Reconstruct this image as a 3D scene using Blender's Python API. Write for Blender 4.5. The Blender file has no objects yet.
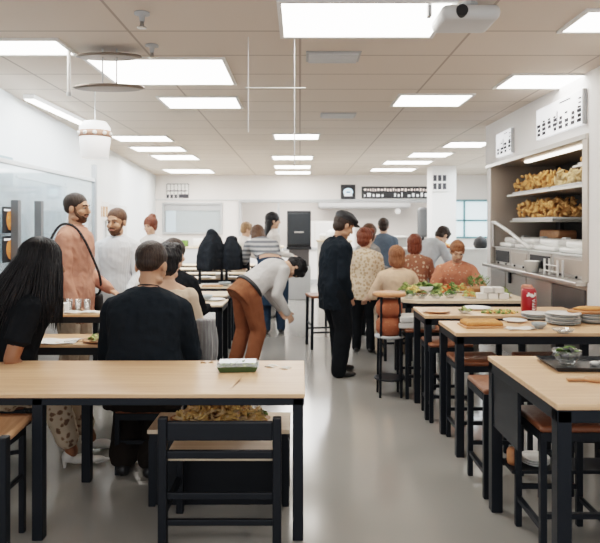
import bpy, bmesh, math, random
from mathutils import Vector, Matrix, noise
R = random.Random(7)
scene = bpy.context.scene
COL = scene.collection
CH, F, CX, HY = 1.62, 600.0, 300.0, 225.0      # camera height, focal length in pixels, vanishing point
rad = math.radians

def at(px, py, Y):                    # a point at depth Y
    return Vector(((px-CX)*Y/F, Y, CH-(py-HY)*Y/F))
def on(px, py, z):                    # a point on the horizontal surface at height z
    Y = (CH-z)*F/(py-HY)
    return Vector(((px-CX)*Y/F, Y, z))

# ------------------------------------------------------------------ materials
def new_mat(name):
    m = bpy.data.materials.new(name); m.use_nodes = True
    nt = m.node_tree; b = nt.nodes['Principled BSDF']
    return m, nt, b
def rgba(c): return (c[0], c[1], c[2], 1.0)
def mix_node(nt, a, b, fac=None):
    n = nt.nodes.new('ShaderNodeMix'); n.data_type = 'RGBA'
    n.inputs[6].default_value = rgba(a); n.inputs[7].default_value = rgba(b)
    if fac is not None: nt.links.new(fac, n.inputs[0])
    return n
def coords(nt, scale=(1,1,1), rot=(0,0,0)):
    t = nt.nodes.new('ShaderNodeTexCoord'); mp = nt.nodes.new('ShaderNodeMapping')
    mp.inputs['Scale'].default_value = scale; mp.inputs['Rotation'].default_value = rot
    nt.links.new(t.outputs['Object'], mp.inputs['Vector']); return mp.outputs[0]
def noise_tex(nt, vec, scale, detail=4, rough=.55):
    n = nt.nodes.new('ShaderNodeTexNoise'); n.inputs['Scale'].default_value = scale
    n.inputs['Detail'].default_value = detail; n.inputs['Roughness'].default_value = rough
    nt.links.new(vec, n.inputs['Vector']); return n.outputs['Fac']
def ramp(nt, fac, stops):
    r = nt.nodes.new('ShaderNodeValToRGB'); e = r.color_ramp.elements
    e[0].position, e[0].color = stops[0][0], rgba(stops[0][1])
    e[1].position, e[1].color = stops[-1][0], rgba(stops[-1][1])
    for p, c in stops[1:-1]:
        k = e.new(p); k.color = rgba(c)
    nt.links.new(fac, r.inputs[0]); return r.outputs[0]
def bump(nt, b, h, strength=.3, dist=.01):
    n = nt.nodes.new('ShaderNodeBump'); n.inputs['Strength'].default_value = strength; n.inputs['Distance'].default_value = dist
    nt.links.new(h, n.inputs['Height']); nt.links.new(n.outputs[0], b.inputs['Normal'])
def plain(name, c, rough=.5, metal=0, var=.12, scale=6, bmp=0, spec=.5, stretch=(1,1,1)):
    m, nt, b = new_mat(name)
    f = noise_tex(nt, coords(nt, stretch), scale)
    d = tuple(x*(1-var) for x in c); l = tuple(min(1, x*(1+var)) for x in c)
    mx = mix_node(nt, d, l, f); nt.links.new(mx.outputs[2], b.inputs['Base Color'])
    b.inputs['Roughness'].default_value = rough; b.inputs['Metallic'].default_value = metal
    b.inputs['Specular IOR Level'].default_value = spec
    if bmp: bump(nt, b, noise_tex(nt, coords(nt, stretch), scale*5), bmp, .01)
    return m
def wood(name, a, b_, rough=.42, sc=(1.2, 26, 26)):
    m, nt, b = new_mat(name)
    v = coords(nt, sc)
    f = noise_tex(nt, v, 1.6, 6, .6)
    nt.links.new(ramp(nt, f, [(.3, a), (.52, tuple((x+y)/2 for x, y in zip(a, b_))), (.7, b_)]), b.inputs['Base Color'])
    b.inputs['Roughness'].default_value = rough
    return m
def fabric(name, c, rough=.9, var=.25, scale=9):
    m, nt, b = new_mat(name)
    v = coords(nt)
    f = noise_tex(nt, v, scale, 5)
    mx = mix_node(nt, tuple(x*(1-var) for x in c), tuple(min(1, x*(1+var)) for x in c), f)
    nt.links.new(mx.outputs[2], b.inputs['Base Color'])
    b.inputs['Roughness'].default_value = rough; b.inputs['Specular IOR Level'].default_value = .12
    bump(nt, b, noise_tex(nt, v, 14, 3), .35, .02)
    return m
def blotched(name, base, spots, scale=22, thr=.35, rough=.85):
    m, nt, b = new_mat(name)
    v = coords(nt)
    vo = nt.nodes.new('ShaderNodeTexVoronoi'); vo.inputs['Scale'].default_value = scale
    nt.links.new(v, vo.inputs['Vector'])
    cur = None
    n2 = noise_tex(nt, v, scale*.8, 3)
    ad = nt.nodes.new('ShaderNodeMath'); ad.operation = 'ADD'
    nt.links.new(vo.outputs['Distance'], ad.inputs[0]); nt.links.new(n2, ad.inputs[1])
    col = ramp(nt, ad.outputs[0], [(thr+.28, spots[0]), (thr+.40, spots[-1]), (thr+.48, base)])
    nt.links.new(col, b.inputs['Base Color']); b.inputs['Roughness'].default_value = rough
    bump(nt, b, noise_tex(nt, v, 14, 3), .3, .02)
    return m
def striped(name, a, c, axis=0, scale=40, rough=.9):
    m, nt, b = new_mat(name)
    w = nt.nodes.new('ShaderNodeTexWave'); w.inputs['Scale'].default_value = scale; w.bands_direction = 'XYZ'[axis]
    nt.links.new(coords(nt), w.inputs['Vector'])
    nt.links.new(ramp(nt, w.outputs['Fac'], [(.35, a), (.65, c)]), b.inputs['Base Color'])
    b.inputs['Roughness'].default_value = rough
    return m
def hairmat(name, c, hi):
    m, nt, b = new_mat(name)
    f = noise_tex(nt, coords(nt, (60, 60, 5)), 1.6, 3)
    nt.links.new(ramp(nt, f, [(.35, c), (.75, hi)]), b.inputs['Base Color'])
    b.inputs['Roughness'].default_value = .5; b.inputs['Specular IOR Level'].default_value = .3; bump(nt, b, f, .5, .01)
    return m
def emit(name, c, s):
    m, nt, b = new_mat(name)
    b.inputs['Base Color'].default_value = rgba((.8,.8,.8)); b.inputs['Emission Color'].default_value = rgba(c)
    b.inputs['Emission Strength'].default_value = s
    return m
def glassy(name, tint, gloss=.10, rough=.03, tintmix=.0):
    m = bpy.data.materials.new(name); m.use_nodes = True; nt = m.node_tree; nt.nodes.clear()
    o = nt.nodes.new('ShaderNodeOutputMaterial'); t = nt.nodes.new('ShaderNodeBsdfTransparent'); g = nt.nodes.new('ShaderNodeBsdfGlossy')
    d = nt.nodes.new('ShaderNodeBsdfDiffuse'); mx = nt.nodes.new('ShaderNodeMixShader'); m2 = nt.nodes.new('ShaderNodeMixShader')
    t.inputs[0].default_value = rgba(tint); g.inputs['Roughness'].default_value = rough; d.inputs[0].default_value = rgba(tint)
    f = nt.nodes.new('ShaderNodeLayerWeight'); f.inputs[0].default_value = .35
    mp = nt.nodes.new('ShaderNodeMath'); mp.operation = 'MULTIPLY_ADD'; mp.inputs[1].default_value = .45; mp.inputs[2].default_value = gloss
    nt.links.new(f.outputs['Facing'], mp.inputs[0]); nt.links.new(mp.outputs[0], mx.inputs[0])
    nt.links.new(t.outputs[0], mx.inputs[1]); nt.links.new(g.outputs[0], mx.inputs[2])
    m2.inputs[0].default_value = tintmix
    nt.links.new(mx.outputs[0], m2.inputs[1]); nt.links.new(d.outputs[0], m2.inputs[2]); nt.links.new(m2.outputs[0], o.inputs[0])
    return m

M = {}
M['oak'] = wood('light oak laminate', (.60,.345,.19), (.77,.51,.32), .33)
M['oak_pale'] = wood('pale laminate', (.66,.50,.35), (.78,.64,.48), .4)
M['seatwood'] = wood('warm seat wood', (.48,.25,.13), (.66,.40,.24), .4, (20, 2, 20))
M['redwood'] = wood('reddish wood', (.42,.17,.07), (.60,.28,.13), .4, (14, 3, 14))
M['board'] = wood('serving board wood', (.45,.20,.09), (.62,.33,.17), .5, (3, 20, 20))
M['black'] = plain('black painted metal', (.008,.011,.016), .45, 0, .2, 6, 0, .28)
M['blackwood'] = plain('black stained wood', (.008,.010,.014), .45, 0, .25, 8, 0, .28)
M['leather'] = plain('brown leather', (.20,.075,.035), .42, 0, .35, 9, .25)
M['steel'] = plain('brushed steel', (.55,.53,.50), .33, .85, .10, 5, 0, .5, (1, 1, 14))
M['steel_dark'] = plain('dark steel', (.16,.15,.15), .4, .7, .2, 4)
M['steel_warm'] = plain('warm panel steel', (.50,.45,.40), .4, .6, .08, 3, 0, .5, (1, 9, 1))
M['white'] = plain('white paint', (.80,.79,.77), .5, 0, .03)
M['whitegloss'] = plain('white glazed', (.82,.82,.80), .25, 0, .03)
M['postgrey'] = plain('mid grey post', (.17,.18,.19), .4, .3)
M['grey'] = plain('grey paint', (.42,.43,.44), .5, 0, .08)
M['greylight'] = plain('light grey paint', (.62,.63,.63), .5, 0, .06)
M['bluegrey'] = plain('blue grey panel', (.30,.40,.44), .4, 0, .1)
M['teal'] = plain('teal frame', (.14,.28,.31), .4, 0, .1)
M['curtain'] = fabric('pale curtain cloth', (.60,.65,.69))
M['ceramic'] = plain('grey ceramic', (.33,.37,.38), .3, 0, .12, 12)
M['ceramic_w'] = plain('off white ceramic', (.72,.71,.68), .28, 0, .05)
M['dark'] = plain('near black', (.012,.013,.016), .55, 0, .3)
M['tray'] = plain('black tray plastic', (.02,.024,.028), .28, 0, .2)
M['paper'] = plain('white paper', (.80,.78,.74), .8, 0, .05, 10)
M['linen'] = fabric('off white napkin', (.72,.68,.62))
M['red'] = plain('red drinks can', (.34,.012,.018), .28, .1, .15)
M['bread'] = plain('baked bread crust', (.55,.24,.08), .75, 0, .4, 26, .5)
M['fries'] = plain('fried golden chips', (.98,.58,.24), .6, 0, .35, 14, .3)
M['fried'] = plain('fried golden snack', (.74,.40,.15), .65, 0, .4, 40, .4)
M['pale_fried'] = plain('pale fried snack', (.84,.62,.36), .65, 0, .25, 30, .4)
M['green'] = plain('salad leaf', (.11,.20,.045), .6, 0, .5, 30)
M['green2'] = plain('pale lettuce', (.38,.45,.16), .6, 0, .4, 30)
M['tomato'] = plain('tomato orange', (.62,.17,.05), .4, 0, .3, 20)
M['clear'] = glassy('clear plastic', (.93,.95,.95), .06, .05, .06)
M['glass'] = glassy('window glass', (.93,.97,.99), .05, .02)
M['frost'] = glassy('pale screen glass', (.88,.95,.98), .06, .06, .22)
M['lamp'] = emit('ceiling panel light', (1.0,.95,.88), 8.5)
M['lamp_soft'] = emit('lantern glow', (1.0,.95,.90), .7)
M['tube'] = emit('cabinet tube light', (1.0,.88,.74), 4.0)
M['board_white'] = emit('lit menu board', (.95,.97,1.0), .95)
M['screen_blue'] = emit('blue screen', (.25,.62,.85), .9)
M['text_dark'] = plain('dark printed text', (.04,.04,.05), .6)
M['text_white'] = emit('white lettering', (.9,.95,1), .32)
M['text_orange'] = emit('amber lettering', (.85,.42,.25), .35)

# floor, ceiling, walls
def floor_mat():
    m, nt, b = new_mat('polished concrete')
    v = coords(nt)
    f = noise_tex(nt, v, .6, 2, .5)
    nt.links.new(ramp(nt, f, [(.3, (.27,.26,.24)), (.7, (.33,.32,.30))]), b.inputs['Base Color'])
    r = nt.nodes.new('ShaderNodeMapRange'); r.inputs[3].default_value = .13; r.inputs[4].default_value = .20
    nt.links.new(noise_tex(nt, v, 1.2, 2), r.inputs[0]); nt.links.new(r.outputs[0], b.inputs['Roughness'])
    b.inputs['Specular IOR Level'].default_value = .75
    b.inputs['Coat Weight'].default_value = .35; b.inputs['Coat Roughness'].default_value = .12
    return m
def ceiling_mat():
    m, nt, b = new_mat('ceiling tiles')
    br = nt.nodes.new('ShaderNodeTexBrick'); br.offset = 0; br.squash = 1
    br.inputs['Scale'].default_value = 1.0; br.inputs['Brick Width'].default_value = 1.22; br.inputs['Row Height'].default_value = .61
    br.inputs['Mortar Size'].default_value = .011; br.inputs['Mortar Smooth'].default_value = .2
    br.inputs['Color1'].default_value = rgba((.66,.575,.50)); br.inputs['Color2'].default_value = rgba((.70,.615,.54))
    br.inputs['Mortar'].default_value = rgba((.40,.335,.285))
    nt.links.new(coords(nt), br.inputs['Vector'])
    nt.links.new(br.outputs['Color'], b.inputs['Base Color']); b.inputs['Roughness'].default_value = .8
    return m
M['floor'] = floor_mat(); M['ceiling'] = ceiling_mat()
M['wall_warm'] = plain('warm white wall', (.80,.76,.73), .7, 0, .03, 2)
M['wall_cool'] = plain('cool white wall', (.76,.80,.82), .5, 0, .05, 2)
M['wall_white'] = plain('white wall', (.84,.83,.82), .7, 0, .03, 2)

# ------------------------------------------------------------------ mesh builder
class MB:
    def __init__(s): s.bm = bmesh.new()
    def box(s, x0, x1, y0, y1, z0, z1, bev=0.004, M_=None, seg=2):
        r = bmesh.ops.create_cube(s.bm, size=1)
        vs = r['verts']
        for v in vs:
            v.co = Vector((x0+(v.co.x+.5)*(x1-x0), y0+(v.co.y+.5)*(y1-y0), z0+(v.co.z+.5)*(z1-z0)))
        es = list({e for v in vs for e in v.link_edges})
        if bev:
            rr = bmesh.ops.bevel(s.bm, geom=es, offset=min(bev, .45*min(abs(x1-x0), abs(y1-y0), abs(z1-z0))), segments=seg, affect='EDGES', profile=.5)
            vs = list({v for f in rr['faces'] for v in f.verts} | {v for v in vs if v.is_valid})
        if M_ is not None:
            for v in vs: v.co = M_ @ v.co
        return s
    def ell(s, c, r, rot=None, sub=3):
        if not hasattr(r, '__len__'): r = (r, r, r)
        m = Matrix.Translation(c) @ (rot.to_4x4() if rot is not None else Matrix()) @ Matrix.Diagonal((r[0], r[1], r[2], 1))
        bmesh.ops.create_icosphere(s.bm, subdivisions=sub, radius=1, matrix=m); return s
    def fr(s, p0, p1, r0, r1, n=14):
        p0, p1 = Vector(p0), Vector(p1); d = p1-p0; L = d.length
        if L < 1e-6: return s
        q = Vector((0,0,1)).rotation_difference(d.normalized())
        m = Matrix.Translation((p0+p1)/2) @ q.to_matrix().to_4x4()
        bmesh.ops.create_cone(s.bm, cap_ends=True, segments=n, radius1=r0, radius2=r1, depth=L, matrix=m); return s
    def chain(s, pts, rs, n=14, sub=2):
        for i in range(len(pts)-1): s.fr(pts[i], pts[i+1], rs[i], rs[i+1], n)
        for p, r in zip(pts, rs): s.ell(Vector(p), r, sub=sub)
        return s
    def bar(s, p0, p1, w, d=None):               # square section bar
        d = d or w
        p0, p1 = Vector(p0), Vector(p1); v = p1-p0; L = v.length
        q = v.to_track_quat('Z', 'Y') if abs(v.normalized().z) < .99 else Vector((0,0,1)).rotation_difference(v.normalized())
        return s.box(-w/2, w/2, -d/2, d/2, 0, L, .003, Matrix.Translation(p0) @ q.to_matrix().to_4x4(), 1)
    def loft(s, rings, cap=True):
        vv = [[s.bm.verts.new(p) for p in r] for r in rings]
        n = len(vv[0])
        for a, b in zip(vv[:-1], vv[1:]):
            for i in range(n): s.bm.faces.new((a[i], a[(i+1) % n], b[(i+1) % n], b[i]))
        if cap:
            s.bm.faces.new(list(reversed(vv[0]))); s.bm.faces.new(vv[-1])
        return s
    def lathe(s, prof, c=(0,0,0), n=28, sx=1, sy=1):
        c = Vector(c)
        prof = [(max(r, .0005), z) for r, z in prof]
        return s.loft([[c+Vector((math.cos(2*math.pi*i/n)*r*sx, math.sin(2*math.pi*i/n)*r*sy, z)) for i in range(n)] for r, z in prof])
    def sheet(s, pts):
        s.bm.faces.new([s.bm.verts.new(p) for p in pts]); return s
    def grid(s, fn, nu, nv):
        g = [[s.bm.verts.new(fn(i/nu, j/nv)) for j in range(nv+1)] for i in range(nu+1)]
        for i in range(nu):
            for j in range(nv): s.bm.faces.new((g[i][j], g[i+1][j], g[i+1][j+1], g[i][j+1]))
        return s
    def mesh(s, name):
        bmesh.ops.recalc_face_normals(s.bm, faces=s.bm.faces)
        me = bpy.data.meshes.new(name); s.bm.to_mesh(me); s.bm.free(); return me
    def build(s, name, m, parent=None, smooth=False, loc=None, rotz=0):
        me = s.mesh(name)
        return put(name, me, m, parent, smooth, loc, rotz)
def put(name, me, m, parent=None, smooth=False, loc=None, rotz=0):
    o = bpy.data.objects.new(name, me); COL.objects.link(o)
    for k in (m if isinstance(m, (list, tuple)) else [m]): me.materials.append(k)
    if smooth:
        me.polygons.foreach_set('use_smooth', [True]*len(me.polygons)); me.update()
    if parent: o.parent = parent
    if loc is not None: o.location = loc
    o.rotation_euler.z = rotz
    return o
def solid(mb, voxel=.008, it=4, disp=0, freq=9, stretch=(1,1,1), floor_z=None, seed=0):
    me = mb.mesh('tmp'); o = bpy.data.objects.new('tmp', me); COL.objects.link(o)
    r = o.modifiers.new('r', 'REMESH'); r.mode = 'VOXEL'; r.voxel_size = voxel; r.adaptivity = 0
    if it:
        k = o.modifiers.new('s', 'SMOOTH'); k.iterations = it; k.factor = .5
    dg = bpy.context.evaluated_depsgraph_get()
    out = bpy.data.meshes.new_from_object(o.evaluated_get(dg))
    bpy.data.objects.remove(o); bpy.data.meshes.remove(me)
    out.materials.clear()
    if disp or floor_z is not None:
        off = Vector((seed*3.1, seed*1.7, seed*2.3))
        ns = [v.normal.copy() for v in out.vertices]
        for v, n in zip(out.vertices, ns):
            if disp:
                p = Vector((v.co.x*stretch[0], v.co.y*stretch[1], v.co.z*stretch[2]))*freq + off
                a = noise.noise(p); b = 1-abs(noise.noise(p*1.9+Vector((5,5,5))))*2
                v.co += n*disp*(a*.8+b*.55)
            if floor_z is not None and v.co.z < floor_z: v.co.z = floor_z
    return out
def tag(o, label, cat, group=None, kind=None):
    o['label'] = label; o['category'] = cat
    if group: o['group'] = group
    if kind: o['kind'] = kind
    return o
def thing(name, label, cat, loc=(0,0,0), rotz=0, group=None):
    o = bpy.data.objects.new(name, None); COL.objects.link(o); o.empty_display_size = .1
    o.location = loc; o.rotation_euler.z = rotz
    return tag(o, label, cat, group)
def struct(name, mb, m, parent=None):
    o = mb.build(name, m, parent)
    if not parent: o['kind'] = 'structure'
    return o
def dup(root, loc, rotz, label, group=None):
    r = root.copy(); COL.objects.link(r); r.location = loc; r.rotation_euler.z = rotz; r['label'] = label
    if group: r['group'] = group
    for ch in list(root.children):
        c = ch.copy(); COL.objects.link(c); c.parent = r
        for g in list(ch.children):
            d = g.copy(); COL.objects.link(d); d.parent = c
    return r

# ------------------------------------------------------------------ people
SK = {'fair': plain('fair skin', (.62,.37,.26), .5, 0, .06, 12), 'tan': plain('tan skin', (.47,.25,.155), .5, 0, .08, 12),
      'brown': plain('brown skin', (.30,.135,.07), .45, 0, .08, 12)}
HM = {'black': hairmat('black hair', (.006,.006,.008), (.025,.024,.026)), 'dark': hairmat('dark brown hair', (.018,.012,.010), (.06,.04,.03)),
      'brown': hairmat('brown hair', (.06,.028,.016), (.15,.075,.04)), 'red': hairmat('auburn hair', (.11,.028,.015), (.26,.085,.045)),
      'ginger': hairmat('light auburn hair', (.20,.075,.035), (.38,.17,.09)), 'sandy': hairmat('sandy hair', (.23,.13,.07), (.42,.27,.16))}
M['eyewhite'] = plain('eye white', (.36,.31,.27), .6); M['lips'] = plain('lips', (.40,.15,.12), .5)
SECT = [(-.10,.10,.09),(-.04,.165,.118),(.04,.172,.122),(.12,.157,.112),(.20,.142,.105),(.30,.152,.112),(.40,.168,.115),(.46,.166,.105),(.51,.135,.085),(.55,.072,.062),(.585,.056,.056)]

def person(label, X, Y, rot, s=1., bulk=1., hip=.92, lean=(0,0), side=0., legs='stand', arms=None, head=(0,0), skin='fair',
           hair=('short','dark'), top=None, hem=-.05, neck=.555, sleeve='long', pants=None, shoes=None, beard=None, face=False,
           belly=0., shw=.178, vox=.009, name='person', hands=True, flare=1.0, group=None, hs=1.12, wr=1.0, cuff=1.0, shz=.452):
    root = thing(name, label, 'person', (X, Y, 0), rad(rot), group)
    l0, l1 = lean
    hz = hip
    pts = []; p = Vector((0,0,hz)); N = 40; dt = .60/N
    def ang(t): return l0+(l1-l0)*min(1, max(0, t/.5))
    tab = [(0., p.copy())]
    for i in range(N):
        a = ang((i+.5)*dt); p = p+Vector((side*dt*s, math.sin(a)*dt*s, math.cos(a)*dt*s)); tab.append(((i+1)*dt, p.copy()))
    def sp(t):
        if t <= 0: return Vector((0, math.sin(l0)*t*s, hz+math.cos(l0)*t*s))
        k = min(N-1, int(t/dt)); u = (t-tab[k][0])/dt
        return tab[k][1].lerp(tab[k+1][1], u)
    def fw(t): a = ang(t); return Vector((0, math.cos(a), -math.sin(a)))
    def up(t): a = ang(t); return Vector((0, math.sin(a), math.cos(a)))
    def ring(t, a, b, n=28):
        c, f = sp(t), fw(t)
        bb = b+ (belly*.6*math.exp(-((t-.12)/.13)**2))
        c2 = c+f*belly*.4*math.exp(-((t-.12)/.13)**2)
        return [c2+Vector((1,0,0))*a*s*math.copysign(abs(math.cos(q))**.85, math.cos(q))+f*bb*s*math.copysign(abs(math.sin(q))**.85, math.sin(q))
                for q in (2*math.pi*i/n for i in range(n))]
    def torso(mb, t0, t1, infl):
        rr = []
        def sec(t):
            for (ta,aa,ba),(tb,ab,bb) in zip(SECT[:-1], SECT[1:]):
                if ta <= t <= tb:
                    u = (t-ta)/(tb-ta); return aa+(ab-aa)*u, ba+(bb-ba)*u
            return (SECT[0] if t < SECT[0][0] else SECT[-1])[1:]
        n = 16
        for i in range(n+1):
            t = t0+(t1-t0)*i/n
            a, b = sec(t if t > -.1 else -.1)
            if t < -.02: a, b = max(a, .165), max(b, .115)
            k = bulk if t < .5 else 1+(bulk-1)*max(0, (.585-t)/.085)
            wide = shw/.178 if t > .25 else 1
            rr.append(ring(t, a*k*wide+infl, b*k+infl))
        mb.loft(rr)
    # joints
    S = {}; armj = {}
    arms = arms or (((.06,.02,-1),(.02,.12,-1)),)*2
    for k, sg in enumerate((1,-1)):
        S[sg] = sp(shz)+Vector((sg*shw*s*(1+(bulk-1)*.45), 0, 0))
        (u1, f1) = arms[k]
        d1 = Vector((sg*u1[0], u1[1], u1[2])).normalized(); d2 = Vector((sg*f1[0], f1[1], f1[2])).normalized()
        E = S[sg]+d1*.29*s; W = E+d2*.25*s
        armj[sg] = (E, W, d2)
    legj = {}
    for k, sg in enumerate((1,-1)):
        Hj = Vector((sg*.093*s*bulk, 0, hz-.02))
        if legs == 'stand':
            K = Vector((sg*.10*s, .02, hz*.53)); A = Vector((sg*.105*s, -.02, .085*s))
        elif legs == 'sit':
            K = Vector((sg*.15*s, .42*s, hz-.03)); A = Vector((sg*.15*s, .38*s, .085*s))
        else:
            K, A = [Vector(q) for q in legs[k]]
        legj[sg] = (Hj, K, A)
    # head frame
    hp, hyaw = head
    base = sp(.56); u_n = (up(.56)+Vector((0, math.sin(hp), math.cos(hp)))).normalized()
    Rh = Matrix.Rotation(hyaw, 3, 'Z') @ Matrix.Rotation(-hp, 3, 'X')
    hc = base+u_n*.075*s+(Rh @ Vector((0, .012, .070)))*s
    def h(v): return hc+(Rh @ Vector(v))*s*hs
    def hell(mb, c, r, sub=3): mb.ell(h(c), tuple(x*s*hs for x in r), Rh, sub)
    # ---- body
    b = MB()
    torso(b, -.1, .57, 0)
    b.chain([sp(.52), sp(.585), h((0,-.02,-.06))], [.062*s, .054*s, .052*s])
    for sg in (1,-1):
        b.fr(sp(.54), S[sg], .05*s, .052*s)
        E, W, d2 = armj[sg]
        bk = 1+(bulk-1)*.7
        b.chain([S[sg], S[sg].lerp(E,.4), E, E.lerp(W,.3), W], [.055*s*bk, .050*s*bk, .040*s*bk, .041*s*bk, .027*s])
        Hj, K, A = legj[sg]
        b.chain([Hj, Hj.lerp(K,.45), K, K.lerp(A,.3), A], [.09*s*bulk, .078*s*bulk, .055*s, .056*s, .036*s])
        if hands:
            inward = Vector((-sg, 0, 0)); nrm = (inward-d2*inward.dot(d2))
            nrm = nrm.normalized() if nrm.length > .2 else Vector((0,0,-1))
            if abs(d2.z) < .6: nrm = (Vector((0,0,-1))-d2*Vector((0,0,-1)).dot(d2)).normalized()
            sd = d2.cross(nrm).normalized()
            mt = Matrix((sd, d2, nrm)).transposed()
            b.ell(W+d2*.05*s, (.040*s, .054*s, .018*s), mt)
            b.fr(W-d2*.01*s, W+d2*.03*s, .027*s, .028*s)
            for q, (o_, L) in enumerate(((-.031,.062),(-.0105,.078),(.0105,.083),(.031,.073))):
                r0 = W+(d2*.088+sd*o_)*s; m1 = r0+(d2*.85+nrm*.35+sd*o_*3).normalized()*L*.5*s; m2 = m1+(d2*.6+nrm*.8).normalized()*L*.5*s
                b.chain([r0, m1, m2], [.0095*s, .0088*s, .0075*s], 8, 1)
            tb = 1 if (sd.y+sd.z*.3) > 0 else -1
            r0 = W+(d2*.03+sd*.032*tb)*s; m1 = r0+(d2*.6+sd*.7*tb+nrm*.3).normalized()*.038*s; m2 = m1+(d2*.9+sd*.2*tb+nrm*.4).normalized()*.03*s
            b.chain([r0, m1, m2], [.012*s, .011*s, .009*s], 8, 1)
    hell(b, (0,-.01,.03), (.077,.097,.09)); hell(b, (0,.016,-.03), (.061,.070,.083)); hell(b, (0,.052,-.088), (.032,.03,.027))
    for sg in (1,-1):
        hell(b, (sg*.034,.056,-.028), (.028,.028,.026)); hell(b, (sg*.079,-.008,-.008), (.011,.018,.030)); hell(b, (sg*.043,.012,-.075), (.022,.04,.024))
    b.chain([h((0,.088,.012)), h((0,.106,-.026))], [.010*s, .0155*s], 10, 2)
    b.chain([h((-.036,.076,.028)), h((0,.084,.026)), h((.036,.076,.028))], [.013*s]*3, 10, 2)
    b.chain([h((-.02,.080,-.060)), h((.02,.080,-.060))], [.011*s]*2, 8, 2)
    put('body', solid(b, vox*.8, 3), SK[skin], root, True)
    if face:
        for sg in (1,-1):
            e = MB(); hell(e, (sg*.031,.076,.006), (.012,.0095,.0065)); e.build('eye', M['eyewhite'], root, True)
            ir = MB(); hell(ir, (sg*.031,.0845,.006), (.0065,.0045,.0065)); 
            ir.build('iris', M['dark'], root.children[-1] if False else [c for c in root.children if c.name.startswith('eye')][-1], True)
            br = MB(); br.chain([h((sg*.014,.094,.026)), h((sg*.034,.090,.032)), h((sg*.050,.078,.026))], [.0045*s,.005*s,.0035*s], 8, 1)
            br.build('eyebrow', HM[hair[1]], root, True)
        li = MB(); li.chain([h((-.022,.088,-.059)), h((0,.0935,-.059)), h((.022,.088,-.059))], [.004*s,.0065*s,.004*s], 8, 1); li.build('mouth', M['lips'], root, True)
    if beard:
        bd = MB(); hell(bd, (0,.018,-.070), (.060,.066,.048)); hell(bd, (0,.052,-.09), (.034,.0325,.030)); 
        bd.chain([h((-.026,.082,-.050)), h((0,.097,-.044)), h((.026,.082,-.050))], [.008*s]*3, 8, 1)
        for sg in (1,-1): bd.chain([h((sg*.066,.012,.010)), h((sg*.061,.022,-.035)), h((sg*.047,.045,-.065))], [.010*s,.012*s,.016*s])
        put('beard', solid(bd, .005, 1, .002, 60), HM[beard], root, True)
    # ---- hair
    st, hcname = hair; hm = HM[hcname]; hb = MB(); vx = .006; dsp = .004; fq = 40; stre = (1,1,.35)
    def base_hair(k=1.0, dz=0):
        hell(hb, (0,-.018,.042+dz), (.083*k,.098*k,.089*k)); hell(hb, (0,-.045,-.015+(.02 if st == 'crop' else 0)), (.068*k,.062*k,(.052 if st == 'crop' else .065)*k))
    if st == 'crop':
        base_hair(1.01, .004); dsp = .0012
    elif st == 'short':
        base_hair(1.06, .006); hell(hb, (0,.035,.10), (.06,.04,.03)); dsp = .006
    elif st == 'bob':
        base_hair(1.14, .004); hell(hb, (0,-.04,-.05), (.085,.07,.09)); dsp = .008; fq = 25
        for sg in (1,-1): hell(hb, (sg*.07,-.02,-.03), (.025,.05,.08))
    elif st == 'bun':
        base_hair(1.08, .004); hell(hb, (0,-.06,.12), (.055,.055,.045)); dsp = .009; fq = 28
        for sg in (1,-1): hell(hb, (sg*.072,-.015,-.01), (.018,.04,.05))
    elif st == 'shaggy':
        base_hair(1.12, .004); dsp = .012; fq = 26
        for q in range(12): hell(hb, (R.uniform(-.06,.06), R.uniform(-.10,.04), R.uniform(.02,.12)), (.035,.035,.03))
    elif st in ('long', 'ponytail'):
        base_hair(1.10, .004); dsp = .006; fq = 22
        q0 = h((0,-.07,-.02)); q1 = h((0,-.085,-.12)); 
        back = sp(.36)-fw(.36)*(.135*s*bulk)
        w = 1 if st == 'long' else .5
        hb.chain([q0+Vector((o_*w,0,0)) for o_ in (0,)], [.07*s])
        for o_ in (-.055,-.02,.02,.055):
            hb.chain([q0+Vector((o_*s*w,0,0)), q1+Vector((o_*s*w*1.15,0,0)), back+Vector((o_*s*w*1.4,0,0))], [.045*s, .042*s, .02*s])
    elif st == 'flow':
        base_hair(1.12, .006); dsp = .004
    elif st == 'cap':
        base_hair(1.0, -.004)
    put('hair', solid(hb, vx, 2, dsp*s, fq, stre, seed=hash(label) % 17 if False else len(label) % 17), hm, root, True)
    if st == 'cap':
        cp = MB(); hell(cp, (0,-.008,.085), (.094,.112,.055)); hell(cp, (0,.03,.078), (.092,.095,.035)); hell(cp, (0,-.012,.055), (.088,.105,.03))
        cap = put('cap', solid(cp, .006, 3, .003, 20), M['dark'], root, True)
        bm_ = MB(); hell(bm_, (0,.095,.052), (.075,.062,.011)); bm_.build('brim', M['dark'], cap, True)
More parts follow.
